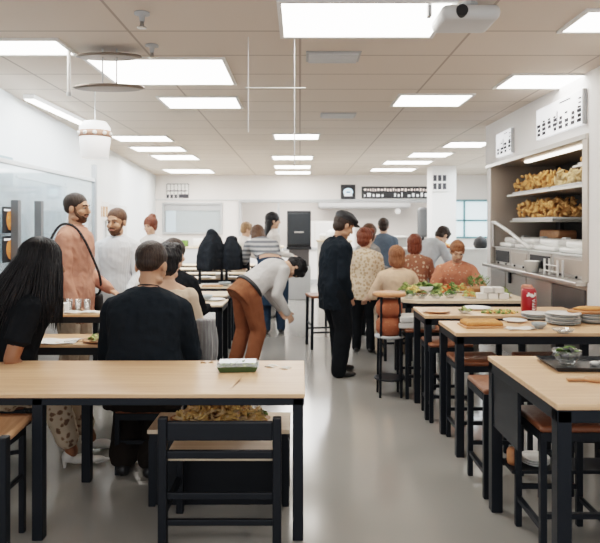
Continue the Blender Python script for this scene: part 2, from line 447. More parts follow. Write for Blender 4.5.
    if st == 'flow':                      # long straight strands over the head and down the back
        fl = MB(); back_t = sp(.30)-fw(.3)*.17*s
        for q in range(340):
            az = R.uniform(-2.3, 2.75)          # 0 is the back of the head
            sx, sy = math.sin(az), -math.cos(az)
            kk = 1.14+R.uniform(-.03,.04)
            P = []
            el0 = rad(R.uniform(50, 88))
            for j in range(5):
                e = el0*(1-j/4)
                P.append(h((.083*kk*math.cos(e)*sx, -.018+.098*kk*math.cos(e)*sy, .045+.090*kk*math.sin(e))))
            ln = R.uniform(.30,.50)*(1.0 if az > -1 else .8)
            end0 = P[-1]
            for j in range(1, 6):
                u = j/5
                dr = Vector((0, -math.sin(l1)*.2-.55*max(0, math.cos(az))**1.0, 0))
                o_ = Vector((sx*(.085 if sx > 0 else .03)*u, sy*.035*u, 0))*s
                P.append(end0+Vector((0,0,-ln*u))+dr*ln*u+o_+Vector((R.uniform(-.004,.004),R.uniform(-.004,.004),0)))
            rs = [.004]+[.0075]*(len(P)-2)+[.001]
            rings = []
            for i_, (pp, rr_) in enumerate(zip(P, rs)):
                tn = (P[min(i_+1,len(P)-1)]-P[max(i_-1,0)]).normalized(); a_ = tn.cross(Vector((.3,.9,.1))).normalized(); b_ = tn.cross(a_)
                rings.append([pp+a_*rr_, pp+b_*rr_*.7, pp-a_*rr_, pp-b_*rr_*.7])
            fl.loft(rings)
        fl.build('long_hair', hm, root, True)
    # ---- clothes
    if top:
        t = MB(); torso(t, hem, neck, (.022 if hem < .05 else .024 if hem < .1 else .014)*s)
        for sg in (1,-1):
            if neck > .5: t.fr(sp(.54), S[sg], .056*s, .066*s*(1+(bulk-1)*.7))
            E, W, d2 = armj[sg]; bk = (1+(bulk-1)*.7)*s
            if sleeve == 'long': t.chain([S[sg], S[sg].lerp(E,.45), E, E.lerp(W,.5), W], [.068*bk,.064*bk,.056*bk,.050*bk,.039*bk])
            elif sleeve == 'short':
                q = S[sg].lerp(E,.55); t.chain([S[sg], q], [.068*bk,.068*bk])
                t.fr(q, S[sg].lerp(E,.66), .068*bk, .072*bk)
            elif sleeve == 'elbow': t.chain([S[sg], S[sg].lerp(E,.5), E], [.068*bk,.066*bk,.062*bk])
            else: t.chain([S[sg]], [.060*bk])
        put('top', solid(t, vox, 3, .0085*s*wr, 8, (1,1,.8), seed=len(label) % 11), top, root, True)
        if neck > .54:
            nk = MB(); c_ = sp(.555)
            nn = 20; rr = []
            for tt, a_ in ((.545,.070),(.562,.064),(.575,.066)):
                rr.append([sp(tt)+Vector((1,0,0))*math.cos(2*math.pi*i/nn)*a_*s+fw(tt)*math.sin(2*math.pi*i/nn)*a_*s*1.02 for i in range(nn)])
            nk.loft(rr, False); ob = nk.build('collar', top, root, True)
            ob.modifiers.new('thick', 'SOLIDIFY').thickness = .008
    if pants:
        t = MB(); torso(t, -.135, .10, .016*s)
        for sg in (1,-1):
            Hj, K, A = legj[sg]
            A2 = A+(A-K).normalized()*.02 if cuff == 1 else K.lerp(A,cuff)
            t.chain([Hj, Hj.lerp(K,.5), K, K.lerp(A2,.5), A2], [.108*s*bulk,.096*s*bulk,.074*s*flare,.068*s*flare,.062*s*flare])
        put('trousers', solid(t, vox, 3, .007*s, 9, (1,1,.7), seed=len(label) % 7), pants, root, True)
    if shoes:
        for sg in (1,-1):
            Hj, K, A = legj[sg]; z0 = A.z-.085*s; dr = Vector((sg*.15,1,0)).normalized()
            sh = MB()
            sh.chain([A+Vector((0,0,-.01)), Vector((A.x,A.y,z0+.045*s))], [.042*s,.042*s])
            mt = Matrix((Vector((dr.y,-dr.x,0)), dr, Vector((0,0,1)))).transposed()
            sh.ell(Vector((A.x,A.y,z0+.035*s))-dr*.02*s, (.040*s,.055*s,.042*s), mt)
            sh.ell(Vector((A.x,A.y,z0+.030*s))+dr*.075*s, (.043*s,.095*s,.036*s), mt); sh.ell(Vector((A.x,A.y,z0+.026*s))+dr*.135*s, (.044*s,.06*s,.028*s), mt)
            put('shoe', solid(sh, .007, 3, floor_z=max(0, z0)), shoes, root, True)
    root_info = dict(sp=sp, fw=fw, h=h, S=S, arm=armj, leg=legj, root=root, s=s)
    return root_info
def W_(info, v):                       # local person point -> world
    r = info['root']; return Matrix.Translation(r.location) @ Matrix.Rotation(r.rotation_euler.z, 4, 'Z') @ Vector(v)

FB = dict(
 navy=fabric('navy black knit', (.012,.017,.023)), black=fabric('black cotton', (.010,.012,.015)), brownpants=fabric('dark brown trousers', (.022,.016,.013)),
 pink=fabric('dusty pink shirt', (.50,.25,.185)), whiteshirt=striped('white striped shirt', (.72,.74,.75), (.55,.57,.60), 0, 22), cream=fabric('cream knit', (.62,.50,.39)),
 greyshirt=fabric('light grey shirt', (.50,.49,.48)), rustpants=fabric('rust brown trousers', (.21,.085,.045)), peach=fabric('peach top', (.74,.52,.37)),
 offwhite=fabric('off white top', (.74,.70,.66)), denim=fabric('dark blue apron cloth', (.025,.045,.075)), bluegrey=fabric('blue grey shirt', (.10,.13,.17)),
 grey=fabric('grey wool', (.28,.27,.26)), palegrey=fabric('pale grey shirt', (.50,.53,.56)), beige=fabric('beige trousers', (.45,.36,.28)),
 floral=blotched('beige floral trousers', (.58,.47,.35), [(.20,.12,.08),(.36,.24,.16)], 24, .42), blouse=blotched('cream blouse with brown print', (.66,.54,.41), [(.44,.30,.19),(.55,.42,.29)], 26, .52),
 rustfloral=blotched('rust floral dress', (.30,.12,.07), [(.60,.42,.29),(.22,.07,.05)], 20, .46), orange=blotched('orange patterned blouse', (.56,.20,.12), [(.72,.40,.28),(.44,.14,.09)], 26, .36),
 greystripe=striped('grey striped top', (.50,.50,.50), (.16,.17,.19), 2, 4.5), shoe=plain('black shoe leather', (.015,.015,.017), .4), whiteshoe=plain('white shoe leather', (.74,.70,.65), .35))

D, FWD = ((.08,.05,-1),(.02,.18,-1)), ((.22,.35,-.9),(-.15,1,-.05))
# near woman, left edge
w1 = person('woman with long straight black hair in a black short-sleeved top and floral trousers at left', -1.97, 3.98, -66, 1.12, 1.05, .60, (.24,.40),
   legs=(((.14,.30,.50),(.14,.42,.10)),((-.08,.36,.52),(-.10,.56,.10))), arms=(((.16,-.30,-.92),(-.2,.45,-.8)),((.05,-.3,-.95),(-.2,.4,-.9))), head=(.10,.15), skin='brown',
   hair=('flow','black'), top=FB['black'], sleeve='short', pants=FB['floral'], flare=1.12, shw=.18, vox=.008, cuff=.74)
for sg in (1,-1):
    Hj, K, A = w1['leg'][sg]
    sh = MB(); z0 = 0; dr = Vector((0,1,0))
    sh.ell((A.x,A.y-.02,.075), (.036,.045,.045)); sh.ell((A.x,A.y+.06,.045), (.040,.085,.032)); sh.ell((A.x,A.y+.13,.028), (.036,.085,.022)); sh.ell((A.x,A.y+.20,.016), (.016,.05,.012))
    me = solid(sh, .006, 3, floor_z=0.0)
    so = put('heeled_shoe', me, FB['whiteshoe'], w1['root'], True); so['label'] = 'white pointed shoe with a heel'
    hl = MB(); hl.fr((A.x,A.y-.045,0), (A.x,A.y-.045,.075), .008, .02); hl.build('shoe_heel', FB['whiteshoe'], so)
# big man with back to camera
p2 = person('broad man with cropped dark hair and navy sweater sitting with his back turned', -1.05, 4.04, 0, 1.13, 1.30, .56, (.05,.30),
   legs=(((.13,.28,.54),(.09,-.16,.10)),((-.13,.28,.54),(-.10,-.12,.10))), arms=(((.20,.22,-.95),(-.30,1,.06)),((.20,.22,-.95),(-.30,1,.06))), head=(.30,-.16), skin='tan',
   hair=('crop','dark'), top=FB['navy'], hem=-.08, pants=FB['brownpants'], shoes=FB['shoe'], belly=.02, shw=.172, vox=.009, flare=1.4, hs=1.16, cuff=.95, shz=.425)
p3 = person('woman with black pinned-up hair and cream top seated behind the navy sweater man', -1.12, 5.04, 4, 1.10, 1.0, .52, (.02,.12), legs='sit',
   arms=(FWD,FWD), head=(.12,-.1), skin='fair', hair=('shaggy','black'), top=FB['cream'], neck=.50, hem=-.05, pants=FB['black'], shoes=FB['shoe'], shw=.165)
p4 = person('person with long dark hair in black seated beyond the cream-top woman', -1.34, 6.22, -14, 1.12, 1.05, .52, (.02,.12), legs='sit', arms=(FWD,FWD), head=(.1,-.2),
   hair=('long','dark'), top=FB['black'], pants=FB['black'], shoes=FB['shoe'])
p5 = person('tall man in a dusty pink shirt with trimmed beard standing by the glass partition', -2.02, 5.36, -98, 1.085, .98, 1.0, (.0,.04), arms=(((.05,.04,-1),(.0,.35,-1)),((.05,.05,-1),(-.1,.8,-.5))),
   head=(.02,.02), skin='tan', hair=('crop','dark'), top=FB['pink'], pants=FB['beige'], shoes=FB['shoe'], beard='brown', face=True, hem=-.16, vox=.008, hs=1.0, wr=1.6)
p6 = person('bearded man in a white striped shirt standing and facing the tables', -1.88, 6.25, 172, 1.02, 1.05, .93, (.04,.10), arms=(((.15,.15,-1),(-.1,.75,-.55)),((.18,.15,-1),(-.1,.7,-.6))), head=(.08,-.1),
   skin='tan', hair=('crop','brown'), top=FB['whiteshirt'], pants=FB['black'], shoes=FB['shoe'], beard='brown', face=True, hem=-.16, vox=.008)
p7 = person('person with reddish hair in a white top standing at the far left wall', -2.28, 9.3, 152, .99, .95, .91, (.02,.08), arms=(((.12,.1,-1),(-.1,.9,-.2)),D), head=(.15,.1), hair=('bun','red'),
   top=FB['offwhite'], pants=FB['black'], shoes=FB['shoe'], face=True)
p8 = person('person with sandy hair in a pale top leaning over the far tables', -1.15, 11.35, -70, .97, 1, .86, (.1,.25), arms=(((.1,.6,-.9),(0,1,-.3)),)*2, head=(.25,0), hair=('short','sandy'), top=FB['offwhite'], pants=FB['beige'], shoes=FB['shoe'])
p9 = person('person in a grey striped top and dark blue apron bending away from view', -.40, 9.05, 6, 1.05, 1.12, .97, (.45,1.15), side=-.35, arms=(((.2,.7,-.8),(0,1,-.4)),)*2, head=(.7,.2), hair=('bob','brown'),
   top=FB['greystripe'], hem=.16, sleeve='long', pants=FB['denim'], shoes=FB['shoe'])
ap = MB(); 
rr = []
for t_, a_ in ((-.55,.19),(-.3,.195),(-.05,.20),(.10,.175),(.26,.155)):
    c_ = p9['sp'](max(t_, -.1))+Vector((0,0,min(0, t_+.1)))
    rr.append([c_+Vector((math.cos(q)*a_*1.15, math.sin(q)*a_*.86, 0)) for q in (2*math.pi*i/24 for i in range(24))])
ap.loft(rr); put('apron', solid(ap, .01, 3, .006, 7), FB['denim'], p9['root'], True)
p10 = person('woman with long dark hair in a white top standing in profile before the pass-through', -.50, 10.6, -75, 1.05, .95, .95, (.0,.04), arms=(((.1,.2,-1),(0,1,-.2)),)*2, head=(.0,0), hair=('long','black'), top=FB['offwhite'], pants=FB['grey'], shoes=FB['shoe'], face=True)
p11 = person('man in a light grey shirt and rust brown trousers bending down in the aisle', -.57, 6.3, -60, .92, 1.12, .93, (.92,1.20), legs=(((.10,.10,.52),(.11,-.02,.09)),((-.10,.02,.52),(-.11,-.10,.09))),
   arms=(((.06,-.35,-.95),(0,.55,-.85)),((.06,.0,-1),(0,.6,-.8))), head=(1.85,0), skin='fair', hair=('shaggy','black'), top=FB['greyshirt'], hem=.06, pants=FB['rustpants'], shoes=FB['shoe'], vox=.008, flare=1.2)
bl = MB(); nn = 28; rr = []
for tt, k in ((.035,1),(.075,1)):
    c_, f_ = p11['sp'](tt), p11['fw'](tt); rr.append([c_+Vector((1,0,0))*math.cos(2*math.pi*i/nn)*.212+f_*math.sin(2*math.pi*i/nn)*.160 for i in range(nn)])
bl.loft(rr, False); bo = bl.build('belt', M['dark'], p11['root'], True); bo.modifiers.new('t','SOLIDIFY').thickness = .012
p12 = person('man in a black jacket, black trousers and flat cap standing in the aisle', .37, 6.5, -68, 1.0, 1.16, .925, (-.06,.22), legs=(((.11,.06,.50),(.11,.0,.085)),((-.11,.10,.50),(-.11,.12,.085))),
   arms=(((.12,-.10,-1),(-.22,.42,-1)),)*2, head=(.42,.05), skin='tan', hair=('cap','dark'), top=FB['navy'], hem=-.20, pants=FB['black'], flare=1.3, hs=1.16, wr=1.5, shoes=FB['shoe'], vox=.008, face=False, hands=True)
p13 = person('woman with auburn bun in a cream printed blouse and black trousers seen from behind', .82, 7.7, -18, .90, 1.2, .80, (.0,.10), arms=(((.12,.12,-1),(-.1,.9,-.3)),)*2, head=(.15,-.3), hair=('shaggy','red'), hs=1.2, top=FB['blouse'], hem=-.14, pants=FB['black'], shoes=FB['shoe'])
p14 = person('person with dark brown hair in a grey top behind the printed blouse', .97, 8.75, -55, .93, 1.05, .84, (.02,.12), arms=(((.12,.2,-1),(0,1,-.2)),)*2, head=(.1,0), hair=('bob','brown'), top=FB['grey'], pants=FB['black'], shoes=FB['shoe'])
p15 = person('dark-haired man in a blue grey shirt standing at the far serving counter', 1.52, 10.6, -20, .99, 1.05, .90, (.0,.12), side=-.1, arms=(((.15,.2,-1),(0,1,-.2)),)*2, head=(.1,.2), hair=('short','dark'), top=FB['bluegrey'], pants=FB['black'], shoes=FB['shoe'])
p16 = person('woman with auburn bob in a peach top bending to the buffet, back turned', 1.16, 7.14, 6, .90, 1.15, .60, (.0,.10), legs='sit', arms=(((.45,.2,-.9),(.1,.9,-.3)),)*2, head=(.1,.1), hair=('bob','ginger'), top=FB['peach'], neck=.53, sleeve='elbow', pants=FB['beige'], shoes=FB['shoe'])
p17 = person('woman with wavy auburn hair in a rust floral dress right of the peach top', 1.54, 8.05, -8, .93, 1.1, .70, (.0,.12), legs='sit', arms=(((.3,.2,-.9),(.0,.9,-.3)),)*2, head=(.1,.1), hair=('bob','red'), top=FB['rustfloral'], pants=FB['rustfloral'], shoes=FB['shoe'])
p18 = person('woman in an orange patterned blouse looking down over the buffet table', 1.93, 7.5, 176, 1.0, 1.10, .62, (.08,.34), legs='sit', arms=(((.35,.25,-.9),(-.5,.85,-.35)),((.4,.35,-.8),(-.2,1,-.25))), head=(.42,0), hs=1.0, hair=('short','ginger'), top=FB['orange'], sleeve='elbow', pants=FB['grey'], shoes=FB['shoe'], face=True)
p19 = person('person in a pale grey shirt stooping beyond the rust floral dress', 1.80, 9.0, -60, 1.0, 1.1, .92, (.35,.85), arms=(((.15,.5,-.9),(0,.6,-.8)),)*2, head=(.9,0), hair=('short','dark'), top=FB['palegrey'], pants=FB['grey'], shoes=FB['shoe'])

# shoulder bag of the pink-shirt man
sb = thing('shoulder_bag', 'small dark bag on a black strap across the pink shirt', 'bag', W_(p5, (0,0,.80)))
def loc5(v): return W_(p5, v)-sb.location
st = MB(); s5 = p5['s']
strap = [(-.10,-.175,1.05),(.02,-.175,1.22),(.10,-.155,1.42),(.115,-.06,1.575),(.11,.05,1.575),(.10,.135,1.47),(.02,.175,1.30),(-.09,.185,1.12),(-.18,.14,.98),(-.24,.03,.92)]
K_ = [Vector((q[0]*1.06, q[1]*1.08, q[2]*1.025)) for q in strap]; sm = []
for i in range(len(K_)-1):
    a, b_, c, d = K_[max(i-1,0)], K_[i], K_[i+1], K_[min(i+2,len(K_)-1)]
    for j in range(5):
        u = j/5; sm.append(.5*((2*b_)+(c-a)*u+(2*a-5*b_+4*c-d)*u*u+(3*b_-a-3*c+d)*u**3))
sm.append(K_[-1]); st.chain([loc5(q) for q in sm], [.011]*len(sm), 8, 1); st.build('strap', M['dark'], sb, True)
pc = MB(); pc.box(-.11,.11,-.04,.04,-.16,.10,.03, Matrix.Translation(loc5((-.29,.02,.88))) @ Matrix.Rotation(rad(-8), 4, 'Z')); pc.build('pouch', M['dark'], sb, True)

# ------------------------------------------------------------------ the setting
struct('floor', MB().box(-7, 7, -1.5, 21, -.1, 0, 0), M['floor'])
struct('ceiling', MB().box(-7, 7, -1.5, 21, 3.0, 3.1, 0), M['ceiling'])
wl = MB()
a0, a1 = Vector((-2.55, 1.0, 0)), Vector((-4.0, 16.6, 0)); dd = (a1-a0).normalized(); nn_ = Vector((-dd.y, dd.x, 0))
wl.loft([[a0, a1, a1+nn_*.15, a0+nn_*.15], [q+Vector((0,0,3.0)) for q in (a0, a1, a1+nn_*.15, a0+nn_*.15)]])
struct('wall_left', wl, M['wall_cool'])
def on_left_wall(Y, z, off=.0):
    u = (Y-a0.y)/(a1.y-a0.y); return a0.lerp(a1, u)+Vector((off, 0, z))
wb = MB(); YB = 16.6
for x0, x1, z0, z1 in ((-4.2,-3.74,0,3),(-3.74,-2.2,0,1.42),(-3.74,-2.2,2.18,3),(-2.2,-1.62,0,3),(-1.62,3.7,0,1.0),(-1.62,3.7,2.24,3),(3.7,4.2,0,3),(4.2,5.3,0,1.30),(4.2,5.3,2.27,3),(5.3,7,0,3)):
    wb.box(x0, x1, YB, YB+.15, z0, z1, 0)
struct('wall_back', wb, M['wall_warm'])
struct('wall_kitchen', MB().box(-4.2, 7, 20.3, 20.5, 0, 3, 0), M['wall_warm'])
wr = MB(); wr.box(2.6, 2.75, -1.5, 5.43, 0, 3, 0); wr.box(2.6, 2.72, 5.43, 8.4, 2.44, 3, 0); wr.box(2.62, 3.6, 8.25, 8.4, 0, 2.46, 0); wr.box(3.6, 3.7, 5.3, 8.4, 0, 3, 0); wr.box(2.7,3.7,5.33,5.43,0,3,0); wr.box(2.72,3.6,8.28,8.4,2.46,3,0)
struct('wall_right', wr, M['wall_white'])
wf = MB(); wf.box(5.5, 5.65, 8.4, 16.6, 0, 3, 0); wf.box(3.7,5.5,8.4,8.5,0,3,0); struct('wall_far_right', wf, M['wall_white'])
pl = MB(); pl.box(3.05, 3.62, 13.9, 14.4, 0, 3, .01); struct('pillar', pl, M['wall_white'])
def frame(mb, x0, x1, z0, z1, y, w=.06, d=.1):
    mb.box(x0-w, x1+w, y-d/2, y+d/2, z1, z1+w); mb.box(x0-w, x1+w, y-d/2, y+d/2, z0-w, z0); mb.box(x0-w, x0, y-d/2, y+d/2, z0, z1); mb.box(x1, x1+w, y-d/2, y+d/2, z0, z1)
f1 = MB(); frame(f1, -3.74, -2.2, 1.42, 2.18, YB); w1_ = struct('window_1', f1, M['grey'])
MB().box(-3.74,-2.2,YB+.04,YB+.05,1.42,2.18,0).build('pane', M['frost'], w1_)
MB().box(-3.74,-2.2,YB+.0,YB+.03,2.02,2.18,.004).build('blind_box', M['grey'], w1_)
f2 = MB(); frame(f2, -1.62, 3.7, 1.0, 2.24, YB, .07); f2.box(-.62,-.56,YB-.04,YB+.04,1.0,2.24); struct('window_2', f2, M['grey'])
f3 = MB(); frame(f3, 4.2, 5.3, 1.30, 2.27, YB, .05); f3.box(4.2,5.3,YB-.02,YB+.02,1.72,1.77); f3.box(4.52,4.57,YB-.02,YB+.02,1.30,2.27)
w3_ = struct('window_3', f3, M['teal']); MB().box(4.2,5.3,YB+.05,YB+.06,1.30,2.27,0).build('pane', emit('daylight pane', (.62,.90,1.0), .85), w3_)
struct('trim_1', MB().box(-4.0, 5.5, YB-.03, YB, 2.30, 2.335, .003), M['greylight'])
struct('baseboard_back', MB().box(-4.0, 5.5, YB-.02, YB, 0, .12, .003), M['grey'])
# bluish wall panels and shelf band on left wall
k = 0
for Ya, Yb, z0, z1, mm in ((8.2,9.0,.9,2.2,'wall_white'),(9.15,10.3,.9,2.1,'wall_white'),(10.6,12.4,1.0,2.0,'greylight')):
    pm = MB(); A_, B_ = on_left_wall(Ya, 0, .03), on_left_wall(Yb, 0, .03)
    pm.loft([[A_+Vector((0,0,z0)), B_+Vector((0,0,z0)), B_+Vector((-.03,0,z0)), A_+Vector((-.03,0,z0))], [A_+Vector((0,0,z1)), B_+Vector((0,0,z1)), B_+Vector((-.03,0,z1)), A_+Vector((-.03,0,z1))]])
    tag(pm.build('wall_panel', M[mm]), ('white wall panel just beyond the glass partition post','white wall panel in the middle of the left wall','light grey wall panel nearest the back wall')[k], 'panel'); k += 1

# ------------------------------------------------------------------ ceiling things
def ceiling_light(px0, px1, y0, y1, label, z=3.0, w=None):
    Yn, Yf = (z-CH)*F/(HY-y0), (z-CH)*F/(HY-y1)
    Ym = (Yn+Yf)/2; xa, xb = (px0-CX)*Ym/F, (px1-CX)*Ym/F
    t = thing('ceiling_light', label, 'ceiling light', ((xa+xb)/2, Ym, z), 0, 'ceiling panel lights')
    hw, hd = (xb-xa)/2, (Yf-Yn)/2
    fr = MB()
    for a in ((-hw-.03,hw+.03,-hd-.03,-hd),(-hw-.03,hw+.03,hd,hd+.03),(-hw-.03,-hw,-hd,hd),(hw,hw+.03,-hd,hd)): fr.box(*a, -.018, .002, .003)
    fr.build('light_frame', M['white'], t)
    MB().box(-hw, hw, -hd, hd, -.010, .0, .002).build('diffuser', M['lamp'], t)
LL = [(283,440,1,35,'largest ceiling panel light, nearest and above the middle of the hall'),(-70,65,39,53,'ceiling panel light cut by the left edge of the view'),(104,228,58,83,'wide ceiling panel light beside the hanging disc fixture'),
 (165,238,96.5,107,'ceiling panel light just behind the wide one by the disc fixture'),(397,465,94,105,'ceiling panel light right of centre, alone in mid ceiling'),(505,582,74,87,'ceiling panel light in front of the menu boards'),
 (575,690,10,30,'ceiling panel light cut by the top right corner'),(116,169,135.3,140.5,'nearest of four ceiling lights in the left row over the lantern'),(134,183,146.3,150.6,'second of four ceiling lights in the left row'),
 (155,196,154.6,159,'third of four ceiling lights in the left row'),(167,212,169,172.5,'farthest of the left row of ceiling lights, near the back wall'),(275,318,133.5,138.5,'nearest of four small lights in the middle row'),
 (273,312,155.5,159,'second of the four small lights in the middle row'),(275,310,165,168,'third of the four small lights in the middle row'),(276,310,171,173.5,'farthest of the four small lights in the middle row'),
 (447,486,141.5,146.5,'nearest far ceiling light left of the small menu board'),(411,449,152.3,156.3,'second far ceiling light to the right of centre'),(385,430,160.5,163.5,'third far ceiling light to the right of centre'),(372,414,168,170.5,'farthest ceiling light above the long lit sign')]
for a in LL: ceiling_light(*a)
ts = thing('strip_light', 'long white strip light on the ceiling along the left wall', 'strip light', (-2.86, 7.2, 3.0))
MB().box(-.06,.06,-.88,.88,-.05,0,.006).build('housing', M['white'], ts)
for q in range(3): MB().box(-.05,.05,-.86+q*.58,-.32+q*.58,-.06,-.05,.003).build('diffuser', M['lamp'], ts)
for i, (Y_, z_) in enumerate(((10.3,1.86),(11.6,1.80))):
    t = thing('wall_print', ('nearer','farther')[i]+' small white print with brown marks on the left wall beyond the glass', 'print', on_left_wall(Y_, z_, .05), rad(-5.3))
    MB().box(-.01,.0,-.22,.22,-.16,.16,.003).build('panel', M['white'], t)
    mk = MB()
    for q in range(3): mk.box(0,.006,-.17+q*.12,-.09+q*.12,-.10,.08,.002)
    mk.build('lettering', M['seatwood'], t)
cu = thing('pleated_curtain', 'pale grey pleated curtain on the left wall behind the glass screen', 'curtain', on_left_wall(7.1, 0, .10), rad(5.3))
ob = MB().grid(lambda u, v: Vector((.022*math.sin(u*46)+.008*math.sin(u*17), (u-.5)*1.7, .25+1.85*v)), 120, 3).build('cloth', M['curtain'], cu, True)
MB().fr((0,-.9,2.12),(0,.9,2.12),.014,.014,10).build('curtain_rod', M['greylight'], cu)
# hanging disc fixture
df = thing('hanging_disc_fixture', 'two flat brown discs hung one under the other from thin rods', 'fixture', at(109,58,4.7)*1)
Yd = 4.7; z1 = at(109,57,Yd).z; z2 = at(111,88,Yd).z
df.location = (at(109,57,Yd).x, Yd, 3.0)
dm = plain('beige fixture metal', (.22,.18,.15), .4, .3)
MB().lathe([(.02,z1-2.985),(.24,z1-2.99),(.245,z1-3.0),(.22,z1-3.008),(.02,z1-3.01)],(0,0,0),40,1.05,.42).build('disc', dm, df)
MB().lathe([(.02,z2-2.98),(.26,z2-2.988),(.27,z2-3.0),(.24,z2-3.01),(.02,z2-3.012)],(0,0,0),40,1.05,.42).build('disc', dm, df)
for x in (-.05,.06): MB().fr((x,0,z2-3.0),(x,0,0),.006,.006,8).build('rod', M['greylight'], df)
# lantern
ln = thing('hanging_lantern', 'white paper lantern with a patterned brown band, hung near the left wall', 'lantern', at(95,120,6.0)); ln.location.z = 3.0
zt, zb = at(95,121,6.0).z-3.0, at(95,158,6.0).z-3.0
MB().lathe([(.02,zt),(.11,zt-.01),(.15,zt-.07),(.15,zt-.20),(.128,zb),(.12,zb),(.12,zb+.01),(.01,zb+.012)]).build('lantern_shade', M['lamp_soft'], ln, True)
MB().lathe([(.152,zt-.10),(.154,zt-.10),(.154,zt-.165),(.152,zt-.165)]).build('band', plain('brown band', (.42,.25,.18), .7), ln, True)
for q in range(10):
    a = 2*math.pi*q/10; MB().ell((math.cos(a)*.153, math.sin(a)*.153, zt-.132), (.022,.022,.022), sub=2).build('dot', M['paper'], ln, True)
MB().fr((0,0,zt),(0,0,0),.006,.006,8).build('rod', M['greylight'], ln)
def sprinkler(px, py, Y, label):
    t = thing('sprinkler_head', label, 'sprinkler', (at(px,py,Y).x, Y, 3.0))
    MB().lathe([(.01,0),(.05,0),(.05,-.012),(.02,-.02),(.015,-.06),(.01,-.06)]).build('rose', M['grey'], t, True)
    MB().lathe([(.005,-.06),(.012,-.06),(.012,-.09),(.03,-.095),(.03,-.10),(.004,-.10)]).build('nozzle', M['steel'], t, True)
sprinkler(142,10,3.9,'sprinkler head nearest the top edge of the view'); sprinkler(152,43,4.6,'sprinkler head just above the disc fixture')
for px, py, Y, lb in ((333,55,4.9,'slotted ceiling vent behind the largest light panel'),(338,113,7.5,'small slotted ceiling vent farther down the middle')):
    t = thing('ceiling_vent', lb, 'vent', (at(px,py,Y).x, Y, 3.0))
    MB().box(-.22,.22,-.14,.14,-.012,0,.004).build('backing', M['grey'], t)
    for q in range(6): MB().box(-.20,.20,-.12+q*.045,-.095+q*.045,-.026,-.012,.003).build('slat', M['greylight'], t)
pj = thing('ceiling_projector', 'white rounded projector fixed to the ceiling at the right end of the big light', 'projector', (1.05, 3.75, 3.0))
MB().box(-.2,.16,-.16,.16,-.14,-.05,.04,None,4).build('case', M['greylight'], pj, True); MB().fr((0,0,-.05),(0,0,0),.04,.06).build('mount', M['grey'], pj); MB().fr((-.08,-.17,-.095),(-.08,-.14,-.095),.035,.04).build('lens', M['dark'], pj)
MB().box(-.26,-.235,-.05,.0,-.09,.0,.004).build('bracket', M['grey'], pj)
hr = thing('hanging_rail', 'thin pale rail hung from the ceiling on two rods near the middle', 'rail', (at(300,60,4.4).x-.06, 4.4, 3.0))
for x, zz in ((-.32,-.70),(.02,-.95)): MB().fr((x,0,zz),(x,0,0),.0035,.0035,8).build('rod', M['greylight'], hr)
MB().box(-.34,.10,-.004,.004,-.378,-.370,.001).build('crossbar', M['greylight'], hr)
for x0, x1, y in ((-1.2,2.6,5.15),): pass
pr = thing('hanging_pipe', 'thin white pipe hanging from the ceiling beside the left light panel', 'pipe', (at(69,50,4.7).x, 4.7, 3.0))
MB().fr((0,0,-.36),(0,0,0),.014,.014,10).build('pipe_tube', M['white'], pr); MB().fr((0,0,-.37),(0,0,-.34),.02,.02,10).build('pipe_cap', M['greylight'], pr)

# ------------------------------------------------------------------ tables
def table(label, x0, x1, y0, y1, z, tt=.028, leg=.06, xs=None, group=None, apron=.055, topm='oak', panel=False, shelf=None, cat='table', roundend=False):
    t = thing('dining_table', label, cat, ((x0+x1)/2, (y0+y1)/2, 0), 0, group)
    cx, cy = (x0+x1)/2, (y0+y1)/2; hx, hy = (x1-x0)/2, (y1-y0)/2
    if roundend:
        n = 16; outl = [Vector((hx,-hy,0)), Vector((hx,hy,0))]+[Vector((-hx+hy*.6-math.sin(q)*hy*.6, math.cos(q)*hy, 0)) for q in (math.pi*i/n for i in range(n+1))]
        MB().loft([[p+Vector((0,0,z-tt)) for p in outl], [p+Vector((0,0,z)) for p in outl]]).build('tabletop', M[topm], t)
    else:
        MB().box(-hx, hx, -hy, hy, z-tt, z, .004).build('tabletop', M[topm], t)
    zz = z-tt; i = .004
    if roundend: i = .05
    ap = MB(); w = .03
    ap.box(-hx+i, hx-i, -hy+i, -hy+i+w, zz-apron, zz, .003); ap.box(-hx+i, hx-i, hy-i-w, hy-i, zz-apron, zz, .003)
    ap.box(-hx+i, -hx+i+w, -hy+i+w, hy-i-w, zz-apron, zz, .003); ap.box(hx-i-w, hx-i, -hy+i+w, hy-i-w, zz-apron, zz, .003)
    ap.build('apron', M['black'], t)
    for xx in (xs or (x0+i, x1-i-leg)):
        for yy in (-hy+i, hy-i-leg):
            MB().box(xx-cx, xx-cx+leg, yy, yy+leg, 0, zz-.002, .004).build('leg', M['black'], t)
    if panel: MB().box(-hx+.012,-hx+.03,.02,hy-.06,z-.38,zz-apron+.005,.003).build('side_panel', M['black'], t)
    if shelf:
        MB().box(-hx+.066, hx-.066, hy-.215, hy-.035, shelf-.02, shelf, .004).build('under_shelf', M['blackwood'], t)
        MB().box(-.25, hx-.066, -hy+.035, -hy+.33, shelf-.02, shelf, .004).build('under_shelf', M['blackwood'], t)
    return t
ZT, ZR = .75, .87
table('long light oak table with black legs across the front left', -2.35, .026, 3.07, 3.83, ZT+.005, .022, .055, (-2.34, -1.375, -.038), apron=.038)
G = 'dining tables in the left rows'
rows = [(-2.40,-.78,4.36,4.80),(-1.70,-1.0,5.64,6.04),(-2.25,-.84,6.5,7.05),(-2.25,-.90,7.4,7.9),(-2.55,-.93,8.4,8.8),(-2.95,-.97,9.75,10.2),(-3.0,-.95,10.75,11.1),(-3.0,-1.0,11.8,12.3),(-3.0,-1.0,13.0,13.5)]
